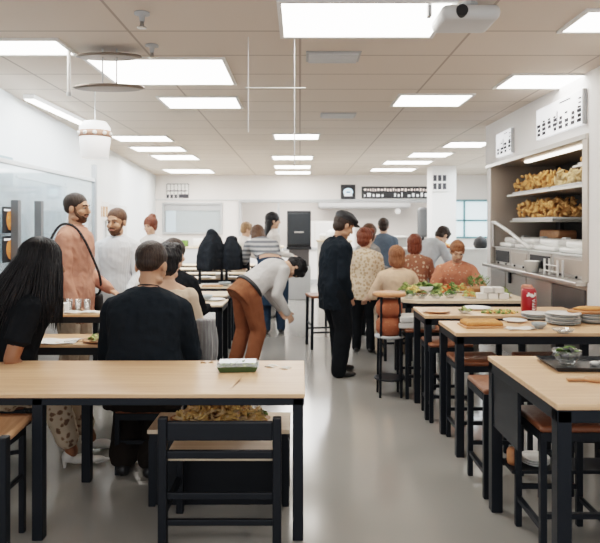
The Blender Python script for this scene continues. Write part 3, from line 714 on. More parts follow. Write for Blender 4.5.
names = ['oak table directly behind the front table, holding the salad plate','short oak table right beyond the cream-top woman','oak table whose corner shows right of the cream-top woman','oak table in the left rows, just behind that of the cream-top woman',
 'oak table in the left rows level with the standing reddish-haired person','far oak table beside the dark coats','far oak table in front of the sandy-haired person','far oak table just behind the sandy-haired person','last oak table of the left rows before the back counter']
for r_, n_ in zip(rows, names): table(n_, *r_, ZT, .022, .05, group=G, topm='oak' if r_[2] < 5 else 'oak_pale')
ZN = .90
table('narrow raised table with glass cups standing before the pink-shirt man', -2.25, -1.42, 4.84, 5.04, ZN, .022, .05, apron=.05)
table('tall oak table at the lower right with black tray on top', 1.075, 2.35, 2.51, 3.44, ZR, .026, .062, panel=True, shelf=.30)
table('tall oak table at right with plate stacks and flatbread board', 1.085, 2.45, 4.17, 4.70, ZR, .026, .055)
table('tall oak table at right holding the red can', 1.035, 2.40, 4.97, 5.50, ZR, .026, .055)
table('rounded pale buffet table with salads in front of the orange blouse', .96, 2.30, 5.95, 6.80, ZR, .03, .055, (1.06, 2.2), topm='oak_pale', roundend=True)

# ------------------------------------------------------------------ stools and chairs
def make_stool(z=.65, w=.36):
    t = thing('bar_stool', '', 'stool')
    h = w/2; L = .032
    cu = MB(); cu.box(-h, h, -h, h, z-.035, z, .016, None, 3); cu.build('seat', M['leather'], t, True)
    fr = MB()
    for a in ((-h,h,-h,-h+L),(-h,h,h-L,h),(-h,-h+L,-h+L,h-L),(h-L,h,-h+L,h-L)): fr.box(*a, z-.075, z-.032, .003)
    fr.build('seat_frame', M['black'], t)
    for sx in (-1,1):
        for sy in (-1,1): MB().box(sx*h-(L if sx > 0 else 0), sx*h+(L if sx < 0 else 0), sy*h-(L if sy > 0 else 0), sy*h+(L if sy < 0 else 0), 0, z-.07, .004).build('leg', M['black'], t)
    for sx in (-1,1): MB().box(sx*(h-.026), sx*(h-.006), -h+L, h-L, .14, .165, .003).build('stretcher', M['black'], t)
    for sy in (-1,1): MB().box(-h+L, h-L, sy*(h-.026), sy*(h-.006), .20, .225, .003).build('stretcher', M['black'], t)
    return t
st0 = make_stool()
stools = [(1.34,3.07,'brown leather stool under the tall table at the lower right'),(1.265,3.72,'brown leather stool between the two nearest tall tables'),(1.30,4.43,'brown leather stool under the table with plate stacks'),
 (1.24,5.08,'brown leather stool under the table with the red can'),(1.16,5.75,'stool at the corner of the buffet table, carrying white trays'),(1.80,3.05,'second leather stool tucked deep under the lower right table'),(1.78,3.75,'second leather stool right of the one between the tall tables'),(1.80,4.43,'second leather stool under the plate stack table')]
for i, (x, y, lb) in enumerate(stools):
    if i == 0: st0.location = (x, y, 0); st0['label'] = lb; st0['group'] = 'brown leather stools at the tall tables'
    else: dup(st0, (x, y, 0), 0, lb)
lowst = make_stool(.43, .30); lowst.location = (-1.05, 4.03, 0); lowst['label'] = 'black stool under the man in the navy sweater'; 
ls2 = make_stool(.46, .38); ls2.location = (-2.03, 3.98, 0); ls2.rotation_euler.z = rad(-66); ls2['label'] = 'stool under the woman in floral trousers'
ls3 = dup(lowst, (-1.12, 5.03, 0), 0, 'black stool under the cream-top woman')
ls4 = make_stool(.42, .36); ls4.location = (-1.34, 6.2, 0); ls4['label'] = 'stool under the person in black with long dark hair'
for x, y, lb, z in ((1.17,7.3,'stool under the woman in the peach top',.52),(1.54,8.03,'stool under the woman in the rust floral dress',.55),(1.93,7.52,'stool under the woman in the orange blouse',.51)):
    q = make_stool(z, .34); q.location = (x, y, 0); q['label'] = lb

# front chair under the table, back towards us
fc = thing('dining_chair', 'black wooden chair with ladder back tucked under the front table', 'chair', (at(220,480,3.0).x, 3.0, 0))
hw = .285
for sx in (-1,1):
    MB().box(sx*hw-.022, sx*hw+.022, -.025, .02, 0, .66, .006).build('back_post', M['blackwood'], fc)
    MB().box(sx*(hw-.01)-.02, sx*(hw-.01)+.02, .36, .40, 0, .42, .006).build('leg', M['blackwood'], fc)
    MB().box(sx*(hw-.005)-.014, sx*(hw-.005)+.014, .02, .36, .17, .21, .004).build('side_stretcher', M['blackwood'], fc)
MB().box(-hw+.02, hw-.02, -.018, .014, .545, .64, .008).build('back_rail', M['blackwood'], fc)
MB().box(-hw+.02, hw-.02, -.016, .012, .455, .495, .006).build('back_rail', M['blackwood'], fc)
MB().box(-hw+.02, hw-.02, -.012, .010, .25, .285, .005).build('back_rail', M['blackwood'], fc)
MB().box(-hw+.0, hw-.0, .03, .42, .425, .455, .012, None, 3).build('seat', M['oak_pale'], fc)
MB().box(-hw+.02, hw-.02, .36, .385, .30, .335, .005).build('front_stretcher', M['blackwood'], fc)
MB().box(-hw+.02, hw-.02, -.012, .012, .12, .15, .005).build('back_rail', M['blackwood'], fc)
# bench behind it
bn = thing('low_bench', 'low bench with pale wood top and black legs carrying the basket of chips', 'bench', (at(222,420,3.60).x, 3.60, -.06))
MB().box(-.41,.41,-.16,.17,.48,.505,.005).build('bench_top', M['oak_pale'], bn)
MB().box(-.40,.40,-.15,.16,.44,.481,.003).build('frame', M['black'], bn)
for sx in (-1,1):
    for y in (-.15,.12): MB().box(sx*.385-.02, sx*.385+.02, y, y+.04, 0, .445, .004).build('leg', M['black'], bn)
MB().box(-.38,.38,-.148,-.13,.07,.44,.003).build('front_panel', M['blackwood'], bn)  # added black sheet, stands in for shade and dark clutter under the table
MB().box(-.37,.37,.125,.15,.18,.21,.003).build('stretcher', M['black'], bn)
MB().box(-.35,.35,-.12,.12,.20,.215,.003).build('under_shelf', M['blackwood'], bn)
# left chair at the frame's edge
lc = thing('dining_chair', 'black chair with curved brown wooden seat at the lower left edge', 'chair', (-1.355, 3.02, 0), 0)
MB().box(-.042,.0,-.32,-.27,0,.66,.006, Matrix.Translation((.03,0,0))).build('back_post', M['blackwood'], lc)
MB().box(-.50,-.455,-.32,-.27,0,.66,.006).build('back_post', M['blackwood'], lc)
MB().box(-.46,-.01,-.305,-.28,.40,.44,.006).build('back_rail', M['blackwood'], lc); MB().box(-.46,-.01,-.305,-.28,.28,.32,.006).build('back_rail', M['blackwood'], lc)
def seatfn(u, v):
    x, y = -.50+.43*u, -.26+.44*v
    return Vector((x, y, .585-.05*math.sin(math.pi*u)*math.sin(math.pi*v)+.03*v))
so = MB().grid(seatfn, 14, 12).build('seat', M['seatwood'], lc, True); so.modifiers.new('t','SOLIDIFY').thickness = .03
for x in (-.46,-.11): MB().box(x-.015,x+.015,.13,.16,0,.575,.004).build('leg', M['blackwood'], lc)
MB().bar((-.11,-.27,.30),(-.11,.14,.30),.022).build('side_stretcher', M['blackwood'], lc)
MB().bar((-.46,-.27,.30),(-.46,.14,.30),.022).build('side_stretcher', M['blackwood'], lc)
MB().bar((-.11,-.27,.53),(-.11,.15,.53),.03).build('side_stretcher', M['blackwood'], lc)

# tall chairs in the middle distance
def tall_chair(label, x, y, rot, z=.70, zb=1.14, m='greylight'):
    t = thing('tall_chair', label, 'chair', (x, y, 0), rad(rot))
    for sx in (-1,1):
        MB().bar((sx*.18,-.18,0),(sx*.18,-.20,zb),.04).build('back_post', M['black'], t); MB().bar((sx*.18,.18,0),(sx*.18,.17,z-.03),.036).build('leg', M['black'], t)
        MB().bar((sx*.18,-.17,.22),(sx*.18,.17,.22),.022).build('stretcher', M['black'], t)
    MB().box(-.20,.20,-.20,.20,z-.035,z,.012).build('seat', M['leather'], t)
    for q in (.98,.84): MB().box(-.17,.17,-.215,-.185,zb*q-.07,zb*q,.006).build('back_rail', M['black'], t)
    MB().box(-.17,.17,.16,.18,.30,.325,.003).build('stretcher', M['black'], t)
    return t
tall_chair('tall black chair standing in the aisle behind the flat-cap man', .30, 8.0, 100)
tall_chair('tall black chair beyond the printed blouse woman', .62, 9.4, 100)
tall_chair('tall chair wearing the left dark coat', -1.45, 9.45, 175, .66, 1.20); tall_chair('tall chair wearing the right dark coat', -1.02, 9.45, 175, .66, 1.18)
def coat(label, x, y, w, z0, z1, peak, seed):
    mb = MB(); n = 22; rr = []
    for t_ in (0,.12,.3,.5,.7,.85,.95,1):
        z = z0+(z1-z0)*t_; k = (1-.62*t_**4)*(.82+.25*math.sin(2.4*t_+.5))
        rr.append([Vector((math.cos(q)*w*k*(1+.12*math.sin(3*q+seed))+peak*t_, math.sin(q)*.19*k*(1+.15*math.sin(5*q+seed)), z)) for q in (2*math.pi*i/n for i in range(n))])
    mb.loft(rr); mb.ell((peak*.9, 0, z1-.02), (.09,.09,.07))
    o = put('dark_coat', solid(mb, .014, 3, .018, 6, seed=seed), fabric('charcoal coat cloth', (.022,.026,.032)), None, True, (x, y, 0))
    tag(o, label, 'coat', 'dark coats over chairs')
coat('dark coat with raised hood draped over the left tall chair', -1.44, 9.5, .20, .92, 1.50, .05, 2); coat('dark coat draped over the right tall chair next to the hooded one', -1.06, 9.52, .17, .92, 1.40, -.02, 5)
gb = MB(); rr = []
for t_ in (0,.15,.4,.7,1):
    k = .7+.3*math.sin(math.pi*min(1, t_*1.1)); rr.append([Vector((math.cos(q)*.085*k*(1+.2*math.sin(4*q)), math.sin(q)*.06*k, .62-.45*t_)) for q in (2*math.pi*i/20 for i in range(20))])
gb.loft(rr); tag(put('grey_jacket', solid(gb, .008, 2, .014, 14, (1,1,.25)), striped('grey jacket cloth', (.30,.30,.30), (.12,.12,.13), 0, 30), None, True, (-.80, 4.55, .45)), 'grey jacket hanging beside the man in the navy sweater', 'jacket')
bpy.data.objects['grey_jacket'].location = (-.73, 4.62, .27)
# rust drum stool
dr = thing('drum_stool', 'round stool with reddish wooden top on two rust woven drums', 'stool', (.85, 5.72, 0))
MB().lathe([(.02,.945),(.15,.945),(.16,.955),(.16,.972),(.15,.98),(.02,.98)]).build('seat', M['redwood'], dr, True)
rm = blotched('rust woven', (.30,.09,.04), [(.14,.04,.02),(.42,.16,.08)], 30, .25)
for z in (.83,.66): MB().lathe([(.03,z-.085),(.09,z-.085),(.125,z-.04),(.125,z+.04),(.09,z+.085),(.03,z+.085)]).build('drum', rm, dr, True)
for q in range(4):
    a = rad(45+90*q); MB().fr((math.cos(a)*.14, math.sin(a)*.14, 0),(math.cos(a)*.12, math.sin(a)*.12,.95),.012,.012,10).build('leg', M['black'], dr)
MB().lathe([(.02,.555),(.14,.555),(.14,.575),(.02,.575)]).build('ring_shelf', M['grey'], dr, True)
MB().lathe([(.13,.16),(.145,.16),(.145,.175),(.13,.175)]).build('foot_ring', M['black'], dr, True)

# ------------------------------------------------------------------ tableware
def jit(a): return R.uniform(-a, a)
def plate(name, label, c, r, m='ceramic_w', group=None, cat='plate', sy=1):
    o = MB().lathe([(.01,.0),(r*.62,.0),(r*.7,.006),(r,.016),(r*.99,.020),(r*.7,.011),(.01,.009)], (0,0,0), 32, 1, sy).build(name, M[m], None, True, c)
    return tag(o, label, cat, group)
def bowl(name, label, c, r, h, m='ceramic', group=None):
    o = MB().lathe([(.01,0),(r*.5,0),(r*.52,.008),(r*.85,h*.5),(r,h),(r*.95,h),(r*.8,h*.5),(r*.45,.016),(.01,.014)]).build(name, M[m], None, True, c)
    return tag(o, label, 'bowl', group)
def heap(name, label, c, rx, ry, h, n, mats, kind='blob', size=.02, cat='food'):
    mb = MB()
    for i in range(n):
        a = R.uniform(0, 2*math.pi); q = math.sqrt(R.random()); z = h*(1-q*q)*R.uniform(.25,1)
        p = Vector((math.cos(a)*rx*q, math.sin(a)*ry*q, z+size*.4))
        rot = Matrix.Rotation(R.uniform(0,6.3), 3, 'Z') @ Matrix.Rotation(jit(.6), 3, 'X') @ Matrix.Rotation(jit(.6), 3, 'Y')
        n0 = len(mb.bm.faces)
        if kind == 'chips': mb.box(-size*2, size*2, -size*.3, size*.3, -size*.3, size*.3, 0, Matrix.Translation(p) @ rot.to_4x4())
        elif kind == 'leaf':
            L = size*R.uniform(1,2)
            mb.grid(lambda u, v: p+rot @ Vector(((u-.5)*L*2, (v-.5)*L*math.sin(math.pi*min(.97,max(.03,u))), .3*L*math.sin(3*u)+.25*L*abs(v-.5))), 4, 2)
        else: mb.ell(p, (size*R.uniform(.7,1.3), size*R.uniform(.6,1), size*R.uniform(.5,.9)), rot, 1)
    mb.bm.faces.ensure_lookup_table()
    nm = len(mats)
    if nm > 1:
        per = max(1, len(mb.bm.faces)//n)
        for i, f in enumerate(mb.bm.faces): f.material_index = (i//per*7919) % nm
    o = mb.build(name, [M[k] for k in mats], None, kind == 'blob', c)
    return tag(o, label, cat, None, 'stuff')
# front table
tb = thing('takeout_box', 'clear plastic takeout box of green salad on the front table', 'takeout box', on(237,373,ZT), rad(4))
tb.location.y += .05
MB().loft([[Vector((sx*a*.12, sy*a*.065, z)) for sx, sy in ((-1,-1),(1,-1),(1,1),(-1,1))] for a, z in ((.85,.001),(1,.038))]).build('tray', plain('dark green tray', (.05,.09,.035), .35), tb)
MB().loft([[Vector((sx*a*.126, sy*a*.07, z)) for sx, sy in ((-1,-1),(1,-1),(1,1),(-1,1))] for a, z in ((1,.038),(1,.042),(.9,.058),(.86,.06))]).build('lid', M['clear'], tb)
heap('salad_leaves', 'green salad leaves inside the clear takeout box', tb.location+Vector((0,0,.03)), .095, .045, .018, 40, ['green','green2'], 'leaf', .014, 'salad')
fk = thing('plastic_fork', 'white plastic fork on the front table before the takeout box', 'fork', on(237,384,ZT), rad(80))
MB().box(-.10,.02,-.005,.005,.001,.005,.002).build('handle', M['whitegloss'], fk); MB().box(.02,.045,-.012,.012,.001,.005,.002).build('head', M['whitegloss'], fk)
for y in (-.009,0,.009): MB().box(.044,.085,y-.002,y+.002,.001,.005,.001).build('tine', M['whitegloss'], fk)
def napkin(label, c, w, d, rot=0, m='linen', name='napkin', cat='napkin'):
    o = MB().grid(lambda u, v: Vector(((u-.5)*w, (v-.5)*d, .006+.004*math.sin(u*9)+.003*math.sin(v*7+u*3))), 10, 10).build(name, M[m], None, True, c, rad(rot))
    o.modifiers.new('t','SOLIDIFY').thickness = .003; return tag(o, label, cat)
napkin('crumpled paper napkin right of the takeout box', on(278,368,ZT), .16, .06, -25)
napkin('small brown paper scrap left of the takeout box', on(207,363.5,ZT), .08, .03, 10, 'seatwood', 'paper_scrap', 'paper')
# basket of chips on bench
fb = thing('chip_basket', 'shallow board piled with golden chips on the low bench', 'food board', (bn.location.x-.01, 3.60, .445))
MB().lathe([(.01,0),(.25,0),(.275,.02),(.268,.02),(.24,.008),(.01,.008)], (0,0,0), 32, 1.1, .52).build('board', M['board'], fb, True)
heap('golden_chips', 'heap of golden chips on the low bench board', fb.location+Vector((0,0,.012)), (.26), .13, .125, 300, ['fries','fries','pale_fried'], 'chips', .020, 'chips')
heap('parsley_sprigs', 'green sprigs at the right of the golden chips', fb.location+Vector((.22,.0,.03)), .06, .05, .03, 16, ['green'], 'leaf', .014, 'herbs')
# table behind the front table
pp = on(100,341.5,ZT); plate('wooden_plate', 'round brown wooden plate of salad on the table behind the front one', pp, .125, 'board')
heap('plate_salad', 'green and yellow salad on the round wooden plate', pp+Vector((0,0,.010)), .085, .085, .035, 60, ['green2','green','fries'], 'leaf', .016, 'salad')
napkin('white place mat left of the wooden salad plate', on(57,342,ZT), .30, .20, 4, 'paper', 'place_mat', 'place mat')
kn = thing('table_knife', 'steel table knife on the white place mat', 'knife', on(77,342,ZT)+Vector((0,0,.014)), rad(50)); MB().box(-.1,.0,-.006,.006,0,.006,.002).build('handle', M['steel'], kn); MB().box(0,.1,-.008,.008,.001,.004,.001).build('blade', M['steel'], kn)
# second table
napkin('folded white paper on the raised table before the pink-shirt man', on(78,312.5,ZN), .22, .13, 5, 'paper', 'paper_sheet', 'paper')
napkin('cream paper right of the folded white one', on(98,312.5,ZN), .13, .12, 15, 'linen', 'paper_sheet', 'paper')
def cup(name, label, c, r, h, m, cat='cup', group=None):
    return tag(MB().lathe([(.01,0),(r*.8,0),(r,h),(r*.92,h),(r*.74,.008),(.01,.006)]).build(name, M[m], None, True, c), label, cat, group)
for px, lb in ((70,'leftmost clear glass cup near the pink-shirt man'),(79,'middle clear glass cup near the pink-shirt man'),(88,'rightmost clear glass cup near the pink-shirt man')):
    cup('glass_cup', lb, on(px-3, 312.0, ZN)+Vector((0,.05,0)), .028, .10, 'clear', 'glass')
bx = MB().box(-.06,.06,-.05,.05,0,.08,.006); tag(bx.build('white_box', M['paper'], None, False, on(60,312.5,ZN)), 'small white carton at the left of the glass cups', 'box')
foods = ['fries','green2','bread','paper','tomato','linen']
n_ = 0
left_items = [(205,299,'bowl'),(225,297.5,'plate'),(190,288,'plate'),(213,288,'board'),(228,286.5,'bowl'),(205,281,'plate'),(222,279,'box'),(235,279,'plate'),(180,300,'box'),(215,270,'plate'),(232,269,'bowl'),(240,266,'box'),(222,264,'board'),(205,267,'box'),(100,301,'bowl'),(125,303,'plate'),(112,289,'box')]
lab = {'bowl':'grey bowl','plate':'white plate','board':'wooden board','box':'white food carton'}
where = ['by the cream-top woman, near the table corner','at the outer corner of the same table as the grey bowl','on the next table, left of the wooden board','on the table behind the cream-top woman, in mid table','at the aisle end of the table behind the cream-top woman','on the third table behind the cream-top woman',
 'in the middle of the third table behind the cream-top woman','at the aisle end of the third table behind the cream-top woman','hidden at the left of the cream-top woman','on the far table before the dark coats','on the far table near the aisle by the coats','on the far table nearest the sandy-haired person','far back on the left rows','on the far table left of the coats','in front of the striped-shirt man','right of the striped-shirt man on his table','behind the striped-shirt man']
def row_y(y):
    Y = (CH-ZT)*F/(y-HY); best = min(rows, key=lambda r: abs((r[2]+r[3])/2-Y)); return min(max(Y, best[2]+.13), best[3]-.13), best
for (px, py, k), w_ in zip(left_items, where):
    Y, rw = row_y(py); c = Vector((min(max((px-CX)*Y/F, rw[0]+.16), rw[1]-.14), Y, ZT)); lb = lab[k]+' '+w_
    if k == 'bowl': bowl('bowl', lb, c, .09, .06, 'ceramic')
    elif k == 'plate': plate('plate', lb, c, .12)
    elif k == 'board': tag(MB().box(-.15,.15,-.09,.09,0,.018,.008).build('serving_board', M['board'], None, False, c), lb, 'board')
    else: tag(MB().box(-.10,.10,-.08,.08,0,.07,.008).build('food_carton', M['paper'], None, False, c), lb, 'carton')
# left counter by the partition
lcn = thing('side_counter', 'low grey counter along the glass partition', 'counter', (-2.55, 6.2, 0))
MB().box(-.14,.14,-1.0,1.2,.0,.98,.005).build('cabinet', M['greylight'], lcn); MB().box(-.16,.17,-1.02,1.22,.98,1.01,.005).build('worktop', M['white'], lcn)
for q, (y, hgt) in enumerate(((5.55,.14),(5.85,.10),(6.3,.16),(6.7,.12))):
    tag(MB().box(-.06,.06,-.08,.08,0,hgt,.008).build('storage_tub', M['white' if q % 2 else 'greylight'], None, False, (-2.52, y, 1.01)), ('nearest pale tub on the low grey counter','second pale tub on the low grey counter','third pale tub on the low grey counter','farthest pale tub on the low grey counter')[q], 'tub')
# glass partition
gp = thing('glass_partition', 'tall glass screen with pale metal rail along the left side', 'partition', (-2.74, 6.4, 0))
MB().box(-.02,.02,-2.4,1.6,2.19,2.235,.005).build('top_rail', M['greylight'], gp); MB().box(-.006,.006,-2.4,1.56,.1,2.19,.002).build('pane', M['frost'], gp)
MB().box(-.03,.03,1.56,1.62,0,2.42,.005).build('end_post', M['grey'], gp); MB().box(-.03,.03,-2.44,-2.4,0,2.235,.005).build('end_post', M['grey'], gp); MB().box(-.02,.02,-2.4,1.6,.06,.1,.004).build('bottom_rail', M['greylight'], gp)
for i, (px, y0, y1, m_, lb) in enumerate(((16,200,272,'postgrey','nearer grey upright post before the glass partition'),(39,201,268,'postgrey','farther grey upright post before the glass partition'))):
    X_ = -2.62; Y_ = X_*F/(px-CX)
    t = thing('upright_post', lb, 'post', (X_, Y_, 0))
    MB().box(-.035,.035,-.03,.03,.0,at(px,y0,Y_).z,.004).build('post', M[m_], t); MB().box(-.07,.07,-.07,.07,0,.015,.003).build('base_plate', M[m_], t)
def poster(label, px, Y, y0, y1, wpx):
    X_ = -2.66; Yp = X_*F/(px-CX); t = thing('food_poster', label, 'poster', (X_, Yp, 0)); z0, z1 = at(px,y1,Yp).z, at(px,y0,Yp).z; w = .30
    MB().box(-.008,.0,-w/2,w/2,z0,z1,.002).build('panel', M['dark'], t)
    zc = (z0+z1)/2
    MB().ell((.002,0,zc), (.006,.095,.10), sub=2).build('picture', blotched('printed pizza', (.62,.26,.08), [(.45,.10,.04),(.70,.45,.2)], 20, .3), t)
    MB().box(.0,.004,-w/2+.02,w/2-.02,z1-.04,z1-.02,.001).build('heading', M['text_white'], t)
    return t
poster('black poster with an orange dish, upper of two behind the woman', 11, 0, 207, 233, 8); poster('black poster with an orange dish, lower of two behind the woman', 11, 0, 236, 262, 8)
wn = MB().box(-.01,.01,-.14,.14,0,.30,.004); tag(wn.build('wall_vent_panel', M['bluegrey'], None, False, on_left_wall(6.1, 2.02, .03)), 'small blue grey panel high on the left wall behind the glass', 'panel')

# right tables
tr = thing('serving_tray', 'black serving tray with raised rim on the lower right table', 'tray', on(585,366,ZR)+Vector((.06,0,0)), rad(-2)); 
hx, hy = .27, .145
MB().loft([[Vector((sx*(hx*a), sy*(hy*a), z)) for sx, sy in ((-1,-1),(1,-1),(1,1),(-1,1))] for a, z in ((.93,.001),(1,.022),(.985,.022),(.92,.007))]).build('tray_base', M['tray'], tr)
bc = on(556,358,ZR); bc.y += .03; bc = Vector((tr.location.x-.15, tr.location.y+.015, ZR+.008))
bowl('glass_bowl', 'glass bowl of herbs at the left of the black tray', bc, .075, .075, 'clear')
heap('bowl_herbs', 'dark green herbs inside the glass bowl', bc+Vector((0,0,.035)), .06, .06, .04, 40, ['green','dark'], 'leaf', .018, 'herbs')
for i in range(5):
    o = MB().ell((0,0,.012), (.026,.018,.012), sub=2).build('dumpling', M['ceramic_w'], None, True, (tr.location.x-.02+i*.055, tr.location.y-.02+.02*(i % 2), ZR+.008)); tag(o, ('first','second','third','fourth','fifth')[i]+' white dumpling from the glass bowl along the black tray', 'dumpling', 'dumplings on the black tray')
db = thing('handled_board', 'small oval brown wooden board on the lower right table', 'board', on(596,381,ZR)+Vector((.05,0,0)), rad(0))
MB().lathe([(.01,0),(.09,0),(.10,.008),(.095,.016),(.01,.016)], (0,0,0), 28, 1.1, .55).build('board', M['board'], db, True); MB().box(-.19,-.08,-.014,.014,.002,.014,.005).build('handle', M['board'], db)
# plates etc on under shelf of lower right table
for i, (x, y) in enumerate(((1.30,3.32),(1.30,3.32),(1.30,3.32))): plate('plate', ('bottom','middle','top')[i]+' pale plate of the stack on the shelf under the lower right table', (x, y, .30+.012*i), .078, 'ceramic_w', 'plates under the lower right table')
tag(MB().box(-.16,.16,-.12,.12,0,.035,.01).build('grey_tray', M['greylight'], None, False, (1.78, 2.72, .30)), 'light grey tray on the shelf under the lower right table', 'tray')
tag(MB().lathe([(.01,0),(.03,0),(.035,.02),(.035,.07),(.028,.085),(.01,.085)]).build('orange_jar', M['redwood'], None, True, (1.18, 3.32, .30)), 'orange jar on the shelf beside the leather stool', 'jar')
plate('tan_plate', 'tan wooden plate under the lower right table', (1.80, 3.05, .652), .13, 'seatwood')
# plate stack table
cb = thing('flatbread_board', 'wooden board with golden flatbread on the plate stack table', 'board', on(481,326,ZR), rad(3))
MB().box(-.15,.15,-.115,.10,0,.014,.006).build('board', M['board'], cb)
fbm = MB().box(-.135,.135,-.10,.085,0,.03,.014,None,3); o = put('flatbread', solid(fbm, .006, 2, .006, 30), M['bread'], None, True, on(481,326,ZR)+Vector((0,0,.013)), rad(3)); tag(o, 'golden flatbread lying on the wooden board', 'bread')
napkin('white cloth napkin right of the flatbread', on(520,329,ZR), .22, .12, 8)
plate('plate', 'flat white plate left of the plate stacks', on(520,323,ZR)+Vector((-.02,.05,.0)), .09)
def stack(px, py, r, n, lb, mats, g):
    c = on(px, py, ZR)
    for i in range(n): plate('plate', lb % (('bottom','second','third','fourth','fifth','sixth')[i] if i < n-1 else 'topmost'), c+Vector((jit(.004), jit(.004), i*.0135)), r, mats[i % len(mats)], g)
stack(563, 324, .125, 6, '%s plate of the middle plate stack on the right table', ['ceramic','ceramic_w'], 'plates in the middle stack')
stack(536, 318.5, .115, 3, '%s plate of the left low stack behind the grey bowl', ['ceramic_w','ceramic'], 'plates in the left stack')
stack(592, 322.5, .115, 5, '%s plate of the right plate stack beneath the bread platter', ['ceramic','ceramic_w'], 'plates in the right stack')
bowl('bowl', 'small blue grey bowl in front of the plate stacks', on(539,328.5,ZR), .055, .042, 'ceramic')
bowl('bowl', 'clear glass bowl in front of the middle plate stack', on(563,333,ZR), .075, .03, 'clear')
bp = on(592,322.5,ZR); op = thing('bread_platter', 'long oval orange-brown platter on top of the right plate stack', 'platter', bp+Vector((0,0,.072)))
MB().lathe([(.01,0),(.15,0),(.175,.014),(.17,.024),(.01,.028)], (0,0,0), 32, 1.1, .5).build('dish', M['redwood'], op, True)
o = MB().lathe([(.01,.026),(.12,.026),(.13,.036),(.09,.05),(.01,.052)], (0,0,0), 28, 1.15, .5).build('loaf', M['bread'], op, True)
# red can table
cn = thing('drink_can', 'tall red drinks can with white lettering', 'can', Vector((on(527,313,ZR).x, 5.07, ZR)))
r_ = .060; H_ = .215
MB().lathe([(.01,0),(r_*.86,0),(r_,.012),(r_,H_-.02),(r_*.86,H_-.004)]).build('can_body', M['red'], cn, True)
MB().lathe([(r_*.84,H_-.006),(r_*.87,H_),(r_*.84,H_+.002),(r_*.78,H_-.006),(.01,H_-.006)]).build('can_lid', plain('red lid', (.40,.10,.09), .35, .4), cn, True)
def text(body, size, m, parent, loc, rot, name='lettering', ext=.0006):
    c = bpy.data.curves.new(name, 'FONT'); c.body = body; c.size = size; c.extrude = ext; c.align_x = 'CENTER'; c.align_y = 'CENTER'
    o = bpy.data.objects.new(name, c); COL.objects.link(o)
    me = bpy.data.meshes.new_from_object(o.evaluated_get(bpy.context.evaluated_depsgraph_get())); bpy.data.objects.remove(o)
    me.materials.clear(); o = put(name, me, m, parent, False, loc); o.rotation_euler = rot; return o
M['canwhite'] = plain('white print', (.8,.78,.76), .5)
a_ = rad(-72)
text('EFFA', .046, M['canwhite'], cn, (math.cos(a_)*(r_+.001), math.sin(a_)*(r_+.001)-.002, .085), (rad(90), rad(-90), a_+rad(90)))
lg = MB()
for i in range(9):
    q = rad(-122+i*8.5); lg.box(-.006,.006,-.001,.002,0,.018+.012*((i*5) % 3)/2,.001, Matrix.Translation((math.cos(q)*(r_+.001), math.sin(q)*(r_+.001), .150+.006*math.sin(i))) @ Matrix.Rotation(q+rad(90),4,'Z'))
lg.build('emblem', M['canwhite'], cn)
tk = tag(MB().lathe([(.01,0),(.045,0),(.05,.01),(.05,.21),(.04,.23),(.01,.23)]).build('orange_cup', plain('terracotta cup', (.50,.17,.10), .5), None, True, (on(523,311,ZR).x+.03, 5.22, ZR)), 'orange cup standing just behind the red can', 'cup')
plate('plate', 'white square-edged plate in mid table, left of the red can', on(478,309.5,ZR)+Vector((0,.02,0)), .12)
cc = Vector((1.62, 5.13, ZR)); MB()
heap('grain_salad', 'salad of grains and leaves spread left of the red can', Vector((1.70,5.12,ZR)), .16, .06, .025, 90, ['green2','bread','fries','green'], 'blob', .014, 'salad')
bowl('bowl', 'small clear bowl of salad left of the grain salad', Vector((1.40,5.10,ZR)), .06, .035, 'clear'); heap('bowl_salad', 'green salad in the small clear bowl', Vector((1.40,5.10,ZR+.015)), .045, .045, .025, 30, ['green','green2'], 'leaf', .013, 'salad')
plate('tan_plate', 'flat tan wooden platter at the left end of the red can table', Vector((1.17,5.15,ZR)), .12, 'board_tan' if 'board_tan' in M else 'seatwood')
# white trays on stool
for i in range(2):
    o = MB().box(-.17,.17,-.13,.13,0,.055,.012,Matrix.Rotation(rad(-4+6*i),4,'Z'),3).build('white_tray', M['ceramic_w'], None, False, (1.10, 5.73, .65+.058*i)); tag(o, ('lower','upper')[i]+' white tray stacked on the stool by the buffet table', 'tray', 'white trays on the stool')
# buffet
def spot(px, py): return on(px, py, ZR)
bf = [(413,294,'fries',.07),(432,293,'green',.09),(446,293.5,'tomato',.06),(461,292,'bread',.08),(425,289,'green2',.10),(485,296.5,'fries',.09),(500,297,'green2',.10),(420,291,'green',.10),(438,289,'green2',.08),(452,290,'green',.07),(470,298,'bread',.07),(406,292,'green2',.07)]
bl_ = ['chips','dark green leaves','tomato salad','brown rolls','pale lettuce','corn','shredded lettuce','leafy greens','pale greens','dark herbs','small brown rolls','chopped lettuce']
for i, (px, py, m_, r_) in enumerate(bf):
    c = spot(px, py); c.y = min(max(c.y, 6.05), 6.7); c.x = (px-CX)*c.y/F
    plate('buffet_dish', 'low dish under the '+bl_[i]+' on the buffet table', c, r_*1.2, 'ceramic_w')
    heap('buffet_food', bl_[i]+' on a low dish on the buffet table', c+Vector((0,0,.010)), r_, r_, .085, 80, [m_, m_, 'green2'], 'leaf' if 'green' in m_ else 'blob', .02, 'food')
c = Vector(((477-CX)*6.3/F, 6.3, ZR))
pt = thing('potted_herbs', 'leafy green herbs in a brown pot on the buffet table', 'potted plant', c)
MB().lathe([(.01,0),(.07,0),(.10,.09),(.105,.10),(.09,.10),(.085,.085),(.01,.085)]).build('pot', M['board'], pt, True)
fo = MB()
